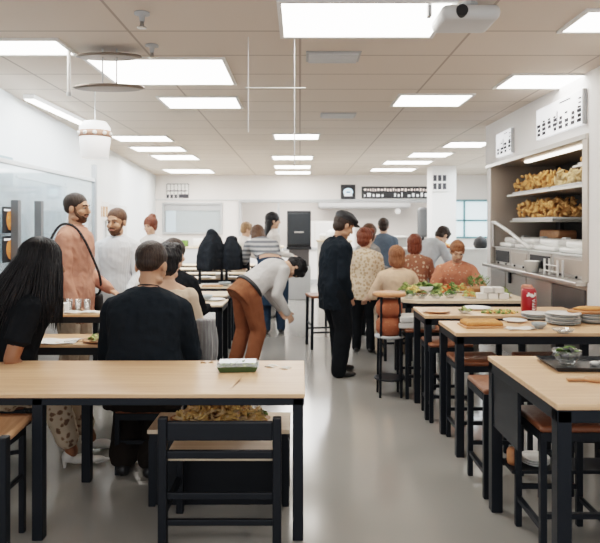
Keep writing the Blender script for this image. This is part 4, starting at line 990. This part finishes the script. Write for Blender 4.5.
for i in range(150):
    a = R.uniform(0,6.3); q = math.sqrt(R.random())*.12; p0 = Vector((math.cos(a)*q, math.sin(a)*q, .10+R.uniform(0,.13)*(1-q*3)))
    L = R.uniform(.03,.055); dr_ = Vector((math.cos(a)*.7, math.sin(a)*.7, R.uniform(.2,1))).normalized(); sd_ = dr_.cross(Vector((0,0,1))).normalized()
    fo.sheet([p0, p0+dr_*L*.5+sd_*L*.25, p0+dr_*L, p0+dr_*L*.5-sd_*L*.25])
fo.build('foliage', plain('herb leaf', (.14,.22,.07), .6, 0, .5, 30), pt)
for i, (dx, z) in enumerate(((-.11,0),(.0,0),(.11,0),(-.05,.062),(.06,.062))):
    c = Vector(((491-CX)*6.12/F+dx, 6.10, ZR+z)); o = MB().box(-.05,.05,-.06,.06,0,.06,.008).build('white_carton', M['paper'], None, False, c)
    tag(o, ('lower left','lower middle','lower right','upper left','upper right')[i]+' carton of the small white pile on the buffet table', 'carton', 'white cartons on the buffet table')
bowl('bowl', 'white salad bowl at the back of the buffet table', Vector((1.36,6.62,ZR)), .12, .08, 'ceramic_w'); heap('bowl_leaves', 'green leaves filling the white salad bowl', Vector((1.36,6.62,ZR+.05)), .10,.10,.06, 60, ['green','green2'], 'leaf', .022, 'salad')
for i, (px, mm_) in enumerate(((409,'green'),(422,'bread'),(436,'green2'),(451,'green'))):
    c = Vector(((px-CX)*6.14/F, 6.14+.03*(i % 2), ZR)); wh = ('nearest the rounded end','second from the rounded end','third from the rounded end','fourth from the rounded end')[i]
    bowl('bowl', 'small clear bowl along the buffet front, '+wh, c, .068, .05, 'clear'); heap('bowl_food', ('green leaves','brown grains','pale lettuce','dark green leaves')[i]+' in the small clear buffet bowl '+wh, c+Vector((0,0,.02)), .05, .05, .055, 40, [mm_, 'green'], 'leaf', .018, 'salad')

# ------------------------------------------------------------------ serving cabinet on the right
X0, Y0, Y1 = 2.6, 5.44, 8.24
kc = thing('serving_cabinet', 'large stainless steel serving cabinet with shelves built into the right side', 'serving cabinet', (X0, (Y0+Y1)/2, 0))
def kb(name, m, x0, x1, y0, y1, z0, z1, bev=.004, par=None):
    cy = (Y0+Y1)/2; return MB().box(x0-X0, x1-X0, y0-cy, y1-cy, z0, z1, bev).build(name, M[m], par or kc)
kb('base', 'steel', 2.62, 3.58, Y0, Y1, 0, 1.06)
for i, (a, b_) in enumerate(((5.5,6.2),(6.23,6.9),(6.93,7.6),(7.63,8.2))):
    p_ = kb('front_panel', 'steel_dark' if i == 0 else 'steel', 2.605, 2.625, a, b_, .10, 1.02)
    if i == 2: kb('handle', 'black', 2.585, 2.607, b_-.20, b_-.14, .90, 1.03, .003, p_)
kb('ledge', 'steel', 2.50, 3.58, Y0, Y1, 1.06, 1.10, .008)
M['back_dark'] = plain('dark cabinet back', (.05,.05,.052), .45, .3)
kb('back_panel', 'back_dark', 3.50, 3.56, Y0, Y1, 1.1, 2.46); kb('end_panel', 'steel_warm', 2.61, 3.5, Y1-.03, Y1-.005, 1.1, 2.45)
kb('canopy', 'steel_warm', 2.61, 3.5, Y0, Y1-.03, 2.42, 2.45); kb('fascia_trim', 'steel', 2.58, 2.615, Y0-.02, Y1+.12, 2.40, 2.45)
kb('near_post', 'steel_warm', 2.585, 2.70, 5.40, 5.50, 1.1, 2.45)
kb('tube_light', 'tube', 2.80, 2.87, 5.9, 7.5, 2.395, 2.42, .01)
kb('shelf', 'steel', 2.78, 3.45, 6.62, 7.95, 1.655, 1.68); kb('shelf', 'steel', 2.74, 3.45, 5.55, 7.95, 1.99, 2.02); kb('shelf', 'steel', 2.95, 3.45, 5.55, 6.5, 2.235, 2.26)
for y in (6.65,7.9): kb('shelf_bracket', 'steel_dark', 3.42, 3.48, y, y+.03, 1.5, 2.3)
# warming units on ledge
def unit(label, y0, y1, z1, kind):
    t = thing('warming_unit', label, 'warming unit', (2.95, (y0+y1)/2, 1.10), 0, 'steel warming units on the serving cabinet'); hl = (y1-y0)/2-.008
    MB().box(-.30,.35,-hl,hl,0,z1,.012).build('housing', M['steel'], t)
    MB().box(-.308,-.298,-hl+.04,hl-.04,.04,z1-.03,.004).build('front_window' if kind else 'front_plate', M['dark' if kind else 'steel_warm'], t)
    MB().box(-.32,.36,-hl,hl,z1,z1+.018,.006).build('rim', M['greylight'], t)
    for q in (-1,1): MB().fr((-.315,q*hl*.5,.02),(-.30,q*hl*.5,.02),.012,.012,10).build('knob', M['black'], t)
unit('warming unit at the far end with dark window', 7.55, 8.15, .215, 1); unit('second warming unit from the far end', 6.95, 7.55, .215, 0); unit('middle warming unit behind the white tub', 6.3, 6.95, .215, 1); unit('nearest long warming unit', 5.55, 6.3, .215, 0)
def lid(label, y, w, m='whitegloss'):
    t = thing('dome_lid', label, 'lid', (2.93, y, 1.333), 0, 'white lids on the warming units')
    mb = MB(); mb.box(-.26,.26,-w,w,0,.06,.03,None,3); mb.box(-.21,.21,-w*.86,w*.86,.05,.13,.06,None,4); mb.build('lid_shell', M[m], t, True); MB().box(-.03,.03,-.05,.05,.13,.15,.006).build('grip', M['grey'], t)
lid('white lid on the far warming unit', 7.82, .22); lid('white lid on the second warming unit', 7.22, .25); lid('large white lid over the middle warming unit', 6.60, .28); lid('white lid on the nearest warming unit', 5.95, .25)
tu = MB().lathe([(.01,0),(.10,0),(.13,.12),(.135,.125),(.12,.125),(.09,.01),(.01,.01)], (0,0,0), 24, .6, 1.0).build('white_tub', M['whitegloss'], None, True, (2.56, 6.62, 1.10)); tag(tu, 'white tub standing on the steel ledge', 'tub')
wrk = thing('wire_rack', 'small white wire rack on the steel ledge right of the white tub', 'rack', (2.56, 6.12, 1.10))
for y in (-.16,.16):
    MB().fr((0,y,0),(0,y,.17),.012,.012,8).build('upright', M['white'], wrk); MB().fr((.05,y,0),(.05,y,.17),.012,.012,8).build('upright', M['white'], wrk)
for z in (.05,.11): MB().fr((0,-.16,z),(0,.16,z),.007,.007,8).build('rail', M['white'], wrk)
sa = thing('sneeze_guard_arm', 'bent white arm sloping down at the far end of the serving cabinet', 'arm', (2.62, 7.5, 1.33))
MB().chain([(0,.66,.33),(0,.52,.32),(0,-.05,.19),(0,-.62,.03)], [.022,.024,.022,.02]).build('arm_tube', M['whitegloss'], sa, True); MB().fr((0,.64,.0),(0,.64,.33),.02,.02).build('arm_post', M['steel'], sa)
def fried(label, x, y, z, rx, ry, h, n, m, size=.035):
    t = heap('fried_snacks', label, Vector((x,y,z)), rx, ry, h, n, m, 'blob', size, 'fried food')
    return t
def tray_food(label, y0, y1, x, z, h, m, n):
    t = MB()
    t.box(-.20,.20,-(y1-y0)/2,(y1-y0)/2,0,.03,.008); tag(t.build('wire_tray', M['greylight'], None, False, (x, (y0+y1)/2, z)), 'pale tray under the '+label, 'tray')
    mb = MB()
    for i in range(n):
        u, v, w = R.random(), R.random(), R.random()
        zz = w*h*(.55+.45*math.sin(math.pi*u))*(.8+.2*math.sin(9*u)); p = Vector(((v-.5)*.34, (u-.5)*(y1-y0)*.94, .04+zz))
        rot = Matrix.Rotation(R.uniform(0,6.3),3,'Z') @ Matrix.Rotation(jit(1.2),3,'X'); mb.ell(p, (.028*R.uniform(.7,1.3),.018,.045*R.uniform(.6,1.3)), rot, 1)
    tag(mb.build('fried_snacks', M[m], None, True, (x,(y0+y1)/2,z)), label, 'fried food', None, 'stuff')
tray_food('golden fried snacks piled on the lower cabinet shelf', 6.66, 7.92, 3.0, 1.68, .26, 'fried', 420)
tray_food('golden fried snacks piled at the far end of the upper shelf', 6.75, 7.92, 3.0, 2.02, .24, 'fried', 330)
tray_food('pale fried snacks piled at the near end of the upper shelf', 5.62, 6.66, 2.98, 2.02, .19, 'pale_fried', 360)
tray_food('fried snacks on the topmost short shelf of the cabinet', 5.60, 6.45, 3.18, 2.26, .09, 'fried', 160)
tag(MB().box(-.12,.12,-.28,.28,0,.11,.03,None,3).build('bread_loaf', M['board'], None, True, (3.2, 7.45, 1.45)), 'long dark loaf behind the lids under the lower shelf', 'bread')
kb('loaf_rack', 'steel_dark', 3.05, 3.45, 7.1, 7.8, 1.425, 1.448)
# menu boards
def menu(label, ya, yb, za, zb, x, cols, name='menu_board'):
    t = thing(name, label, 'menu board', (x-.002, (ya+yb)/2, (za+zb)/2)); hy, hz = abs(yb-ya)/2, (zb-za)/2
    MB().box(-.03,.0,-hy,hy,-hz,hz,.004).build('board', M['board_white'], t); MB().box(-.035,.0,-hy-.03,-hy,-hz,hz,.004).build('edge', M['grey'], t)
    tx = MB()
    for c in range(cols):
        y = hy-(c+.5)*2*hy/cols
        for r in range(3):
            if R.random() < .92: tx.box(-.034,-.029,y-hy/cols*.7,y+hy/cols*.6*R.uniform(.2,1),-hz+.03+r*.045,-hz+.03+r*.045+.032,0)
        if R.random() < .6: tx.box(-.034,-.029,y-.03,y+.02,.0,.018,0)
    tx.box(-.034,-.029,-.008,.008,-hz*.5,hz*.35,0); tx.box(-.034,-.029,-hy*.55,-hy*.1,hz*.75,hz*.82,0)
    for r in range(6): tx.box(-.034,-.029,-hy+.02,-hy+.07,-hz+.04+r*.04,-hz+.055+r*.04,0)
    tx.build('lettering', M['text_dark'], t)
menu('large white menu board with dark print above the serving cabinet', 5.46, 6.52, 2.54, 2.86, 2.60, 8)
menu('small white menu board with dark print at the far end of the fascia', 7.30, 7.86, 2.50, 2.80, 2.60, 4)
# back wall signs
sg = thing('grid_sign', 'white wall sign with a black grid of small print, upper left of back wall', 'sign', (at(178,191,YB).x, YB-.02, at(178,191,YB).z))
MB().box(-.32,.32,-.015,.015,-.22,.22,.004).build('panel', M['white'], sg)
gx = MB()
gx.box(-.30,.30,-.021,-.015,.185,.20,0)
for i in range(7): gx.box(-.30+i*.1-.006,-.30+i*.1+.006,-.021,-.015,-.20,.19,0)
for z in (.0,): gx.box(-.30,.26,-.021,-.015,z-.012,z+.012,0)
for i in range(3): gx.box(-.30+i*.11,-.24+i*.11,-.021,-.015,-.20,-.10,0)
gx.box(.03,.30,-.021,-.015,-.20,-.09,0); gx.build('print', M['text_dark'], sg)
ck = thing('wall_screen', 'small black wall screen showing a pale blue emblem', 'screen', (at(348,192,YB).x, YB-.03, at(348,192,YB).z))
MB().box(-.20,.20,-.03,.03,-.20,.20,.01).build('case', M['dark'], ck)
em = MB(); em.lathe([(.01,0),(.13,0),(.13,.006),(.01,.006)], (0,0,0), 28, 1, .8); 
e_ = em.build('emblem', M['screen_blue'], ck); e_.rotation_euler = (rad(90),0,0); e_.location = (0,-.031,0)
e2 = MB().box(-.05,.05,-.045,-.037,-.03,.01,.004).build('emblem_bar', M['text_dark'], ck); MB().box(-.11,.11,-.040,-.030,-.12,-.07,.004).build('emblem_base', M['text_white'], ck)
ld = thing('long_menu_sign', 'long black sign with rows of amber and white lettering on the back wall', 'sign', (at(397,192.5,YB).x, YB-.03, at(397,192.5,YB).z))
MB().box(-.98,.98,-.03,.03,-.16,.16,.006).build('panel', M['dark'], ld)
a1_ = MB(); a2_ = MB()
x = -.92
while x < .9:
    w = R.uniform(.03,.07); a1_.box(x,x+w,-.036,-.03,.03+R.uniform(0,.02),.09+R.uniform(0,.03),0); x += w+.03
x = -.92
while x < .9:
    w = R.uniform(.03,.10); 
    if R.random() < .8: a2_.box(x,x+w,-.036,-.03,-.12,-.05+R.uniform(-.02,.05),0)
    x += w+.05
a1_.build('amber_letters', M['text_orange'], ld); a2_.build('white_letters', M['text_white'], ld)
ps = thing('pillar_sign', 'small square sign of six dark blocks on the white pillar', 'sign', (at(440,182,13.88).x, 13.88, at(440,182,13.88).z))
MB().box(-.19,.19,-.012,.012,-.22,.22,.003).build('panel', M['white'], ps)
sq = MB()
for i in range(3):
    for j in range(2): sq.box(-.16+i*.11,-.08+i*.11,-.018,-.012,-.17+j*.19,-.03+j*.19,0)
sq.build('symbol', M['text_dark'], ps)

# ------------------------------------------------------------------ far end
tag(MB().lathe([(.01,0),(.10,0),(.13,.07),(.11,.16),(.05,.20),(.02,.22),(.01,.225)]).build('dark_pot', M['dark'], None, True, (3.28, 10.9, 1.20)), 'round dark pot on the steel counter before the teal window', 'pot')
fr_ = thing('black_fridge', 'tall black fridge cabinet standing before the pass-through', 'fridge', (at(299,245,13.0).x, 13.0, 0))
MB().box(-.26,.26,-.02,.40,1.15,1.93,.02).build('upper_case', M['dark'], fr_); MB().box(-.24,.24,-.035,-.02,1.20,1.88,.008).build('door', M['tray'], fr_); MB().box(-.1,.1,-.06,-.035,1.45,1.48,.004).build('handle', M['steel'], fr_)
MB().box(-.25,.25,0,.38,.0,.72,.01).build('lower_case', M['grey'], fr_); MB().box(-.22,.22,.05,.36,.72,1.15,.01).build('recess', M['steel_dark'], fr_); MB().box(-.27,.27,-.03,.40,1.09,1.15,.005).build('shelf', M['dark'], fr_)
def counter(name, label, x0, x1, y0, y1, z, m='greylight', tm='oak_pale'):
    t = thing(name, label, 'counter', ((x0+x1)/2, (y0+y1)/2, 0)); hx, hy = (x1-x0)/2, (y1-y0)/2
    MB().box(-hx+.03, hx-.03, -hy+.03, hy-.03, 0, z-.04, .005).build('cabinet', M[m], t); MB().box(-hx, hx, -hy, hy, z-.04, z, .006).build('worktop', M[tm], t); return t
counter('serving_counter', 'far serving counter along the back wall at left', -3.8, -1.9, 15.6, 16.3, 1.05)
counter('serving_counter', 'far grey counter right of the black fridge', .35, 1.1, 12.6, 13.2, 1.30, 'linen', 'oak_pale')
counter('serving_counter', 'tall grey counter behind the dark-haired man in blue grey', 1.25, 2.1, 11.6, 12.2, 1.40, 'greylight', 'white')
counter('serving_counter', 'steel counter with orange fruit before the teal window', 1.9, 3.6, 10.6, 11.3, 1.20, 'steel', 'steel')
counter('serving_counter', 'low white counter below the pass-through', -1.6, -.4, 14.6, 15.3, 1.1, 'white', 'oak_pale')
heap('fruit_pile', 'orange fruit piled along the steel counter', Vector((2.38,10.9,1.20)), .40, .2, .11, 90, ['fries','tomato'], 'blob', .05, 'fruit')
for i, (x, y, z, m_, lb) in enumerate(((-3.5,15.9,1.05,'bread','brown'),(-3.1,15.9,1.05,'green','green'),(-2.7,15.9,1.05,'paper','white'),(-2.3,15.9,1.05,'bread','brown'),(-1.3,14.9,1.1,'paper','white'),(-.8,14.9,1.1,'bread','brown'),(.55,12.9,1.30,'paper','white'),(.9,12.9,1.30,'linen','cream'))):
    o = MB().box(-.13,.13,-.12,.12,0,.13+.04*(i % 3),.03,None,2).build('storage_box', M[m_], None, True, (x,y,z)); tag(o, (lb+' box on the far counter, ')+('at its far left end','second from the left','third from the left','at its right end','left one below the pass-through','right one below the pass-through','left one beside the black fridge','right one beside the black fridge')[i], 'box')
wc = tag(MB().lathe([(.01,0),(.18,0),(.2,.03),(.17,.16),(.1,.22),(.01,.23)]).build('white_dome', M['ceramic_w'], None, True, (.30,12.9,1.30)), 'white domed cover at the edge of the grey counter by the fridge', 'cover')
bpy.data.objects['white_dome'].location = (.72, 12.75, 1.30)
spk = thing('wall_speaker', 'tall rounded grey speaker seen through the pass-through', 'speaker', (at(423,221,18).x, 18.0, 0))
o = MB().box(-.17,.17,-.12,.12,1.25,2.15,  .11,None,4).build('case', M['postgrey'], spk, True); MB().fr((0,0,0),(0,0,1.3),.04,.04).build('stand', M['dark'], spk); MB().lathe([(.02,0),(.22,0),(.22,.03),(.02,.03)]).build('base', M['dark'], spk)
wlmp = thing('round_wall_lamp', 'small round white lamp on the wall seen through the pass-through', 'lamp', (at(398,211,20.2).x, 20.24, at(398,211,20.2).z))
MB().ell((0,0,0),(.09,.05,.09)).build('lamp_globe', M['lamp_soft'], wlmp, True); MB().fr((0,0,0),(0,.06,0),.05,.05).build('mount', M['grey'], wlmp)
hd = thing('extractor_hood', 'long grey hood on the wall seen through the pass-through', 'hood', (2.2, 19.8, 2.3)); MB().box(-1.6,1.4,-.3,.45,-.1,.25,.02).build('hood_case', M['grey'], hd); MB().box(-1.55,1.35,-.28,.4,-.13,-.1,.01).build('filter', M['grey'], hd)
tl = thing('back_cupboard', 'white cupboard seen through the pass-through', 'cupboard', (.8, 19.9, 0)); MB().box(-1.0,1.0,-.3,.35,0,1.75,.01).build('carcass', M['wall_warm'], tl)
for i in range(3): MB().box(-.97+i*.66,-.35+i*.66,-.32,-.30,.1,1.7,.006).build('door', M['wall_white'], tl)

# ------------------------------------------------------------------ light, world, camera
w = bpy.data.worlds.new('World'); scene.world = w; w.use_nodes = True
w.node_tree.nodes['Background'].inputs[0].default_value = (.86,.90,.95,1); w.node_tree.nodes['Background'].inputs[1].default_value = .95
def area(name, loc, rot, sx, sy, e, c=(1,.96,.91)):
    l = bpy.data.lights.new(name, 'AREA'); l.shape = 'RECTANGLE'; l.size = sx; l.size_y = sy; l.energy = e; l.color = c
    o = bpy.data.objects.new(name, l); COL.objects.link(o); o.location = loc; o.rotation_euler = rot; return o
area('far_kitchen_light', (1.2, 18.3, 2.9), (0,0,0), 5, 2, 150)
area('far_hall_light', (-.5, 13.5, 2.93), (0,0,0), 6, 3, 190, (.96,.98,1))
area('far_right_light', (4.5, 12.0, 2.93), (0,0,0), 1.6, 5, 120, (.85,.95,1))
area('near_fill_light', (0, .4, 2.95), (rad(12),0,0), 4, 1.6, 55)  # added fill lamp overhead, out of view, brightens the near tables
area('left_wall_light', (-2.3, 7.2, 2.9), (0, rad(20), 0), .4, 3.5, 45, (.88,.95,1))
cam = bpy.data.cameras.new('camera'); co = bpy.data.objects.new('camera', cam); COL.objects.link(co)
co.location = (0,0,CH); co.rotation_euler = (rad(90),0,0); cam.sensor_width = 36; cam.lens = 36; cam.shift_y = -(271.5-HY)/600
cam.dof.use_dof = True; cam.dof.focus_distance = 4.2; cam.dof.aperture_fstop = 3.2; cam.clip_start = .05
scene.camera = co
scene.view_settings.view_transform = 'Filmic'; scene.view_settings.look = 'Medium High Contrast'; scene.view_settings.exposure = .5
scene.cycles.max_bounces = 8; scene.cycles.diffuse_bounces = 4; scene.cycles.transparent_max_bounces = 16
scene.cycles.sample_clamp_indirect = 6; scene.cycles.caustics_reflective = False; scene.cycles.caustics_refractive = False
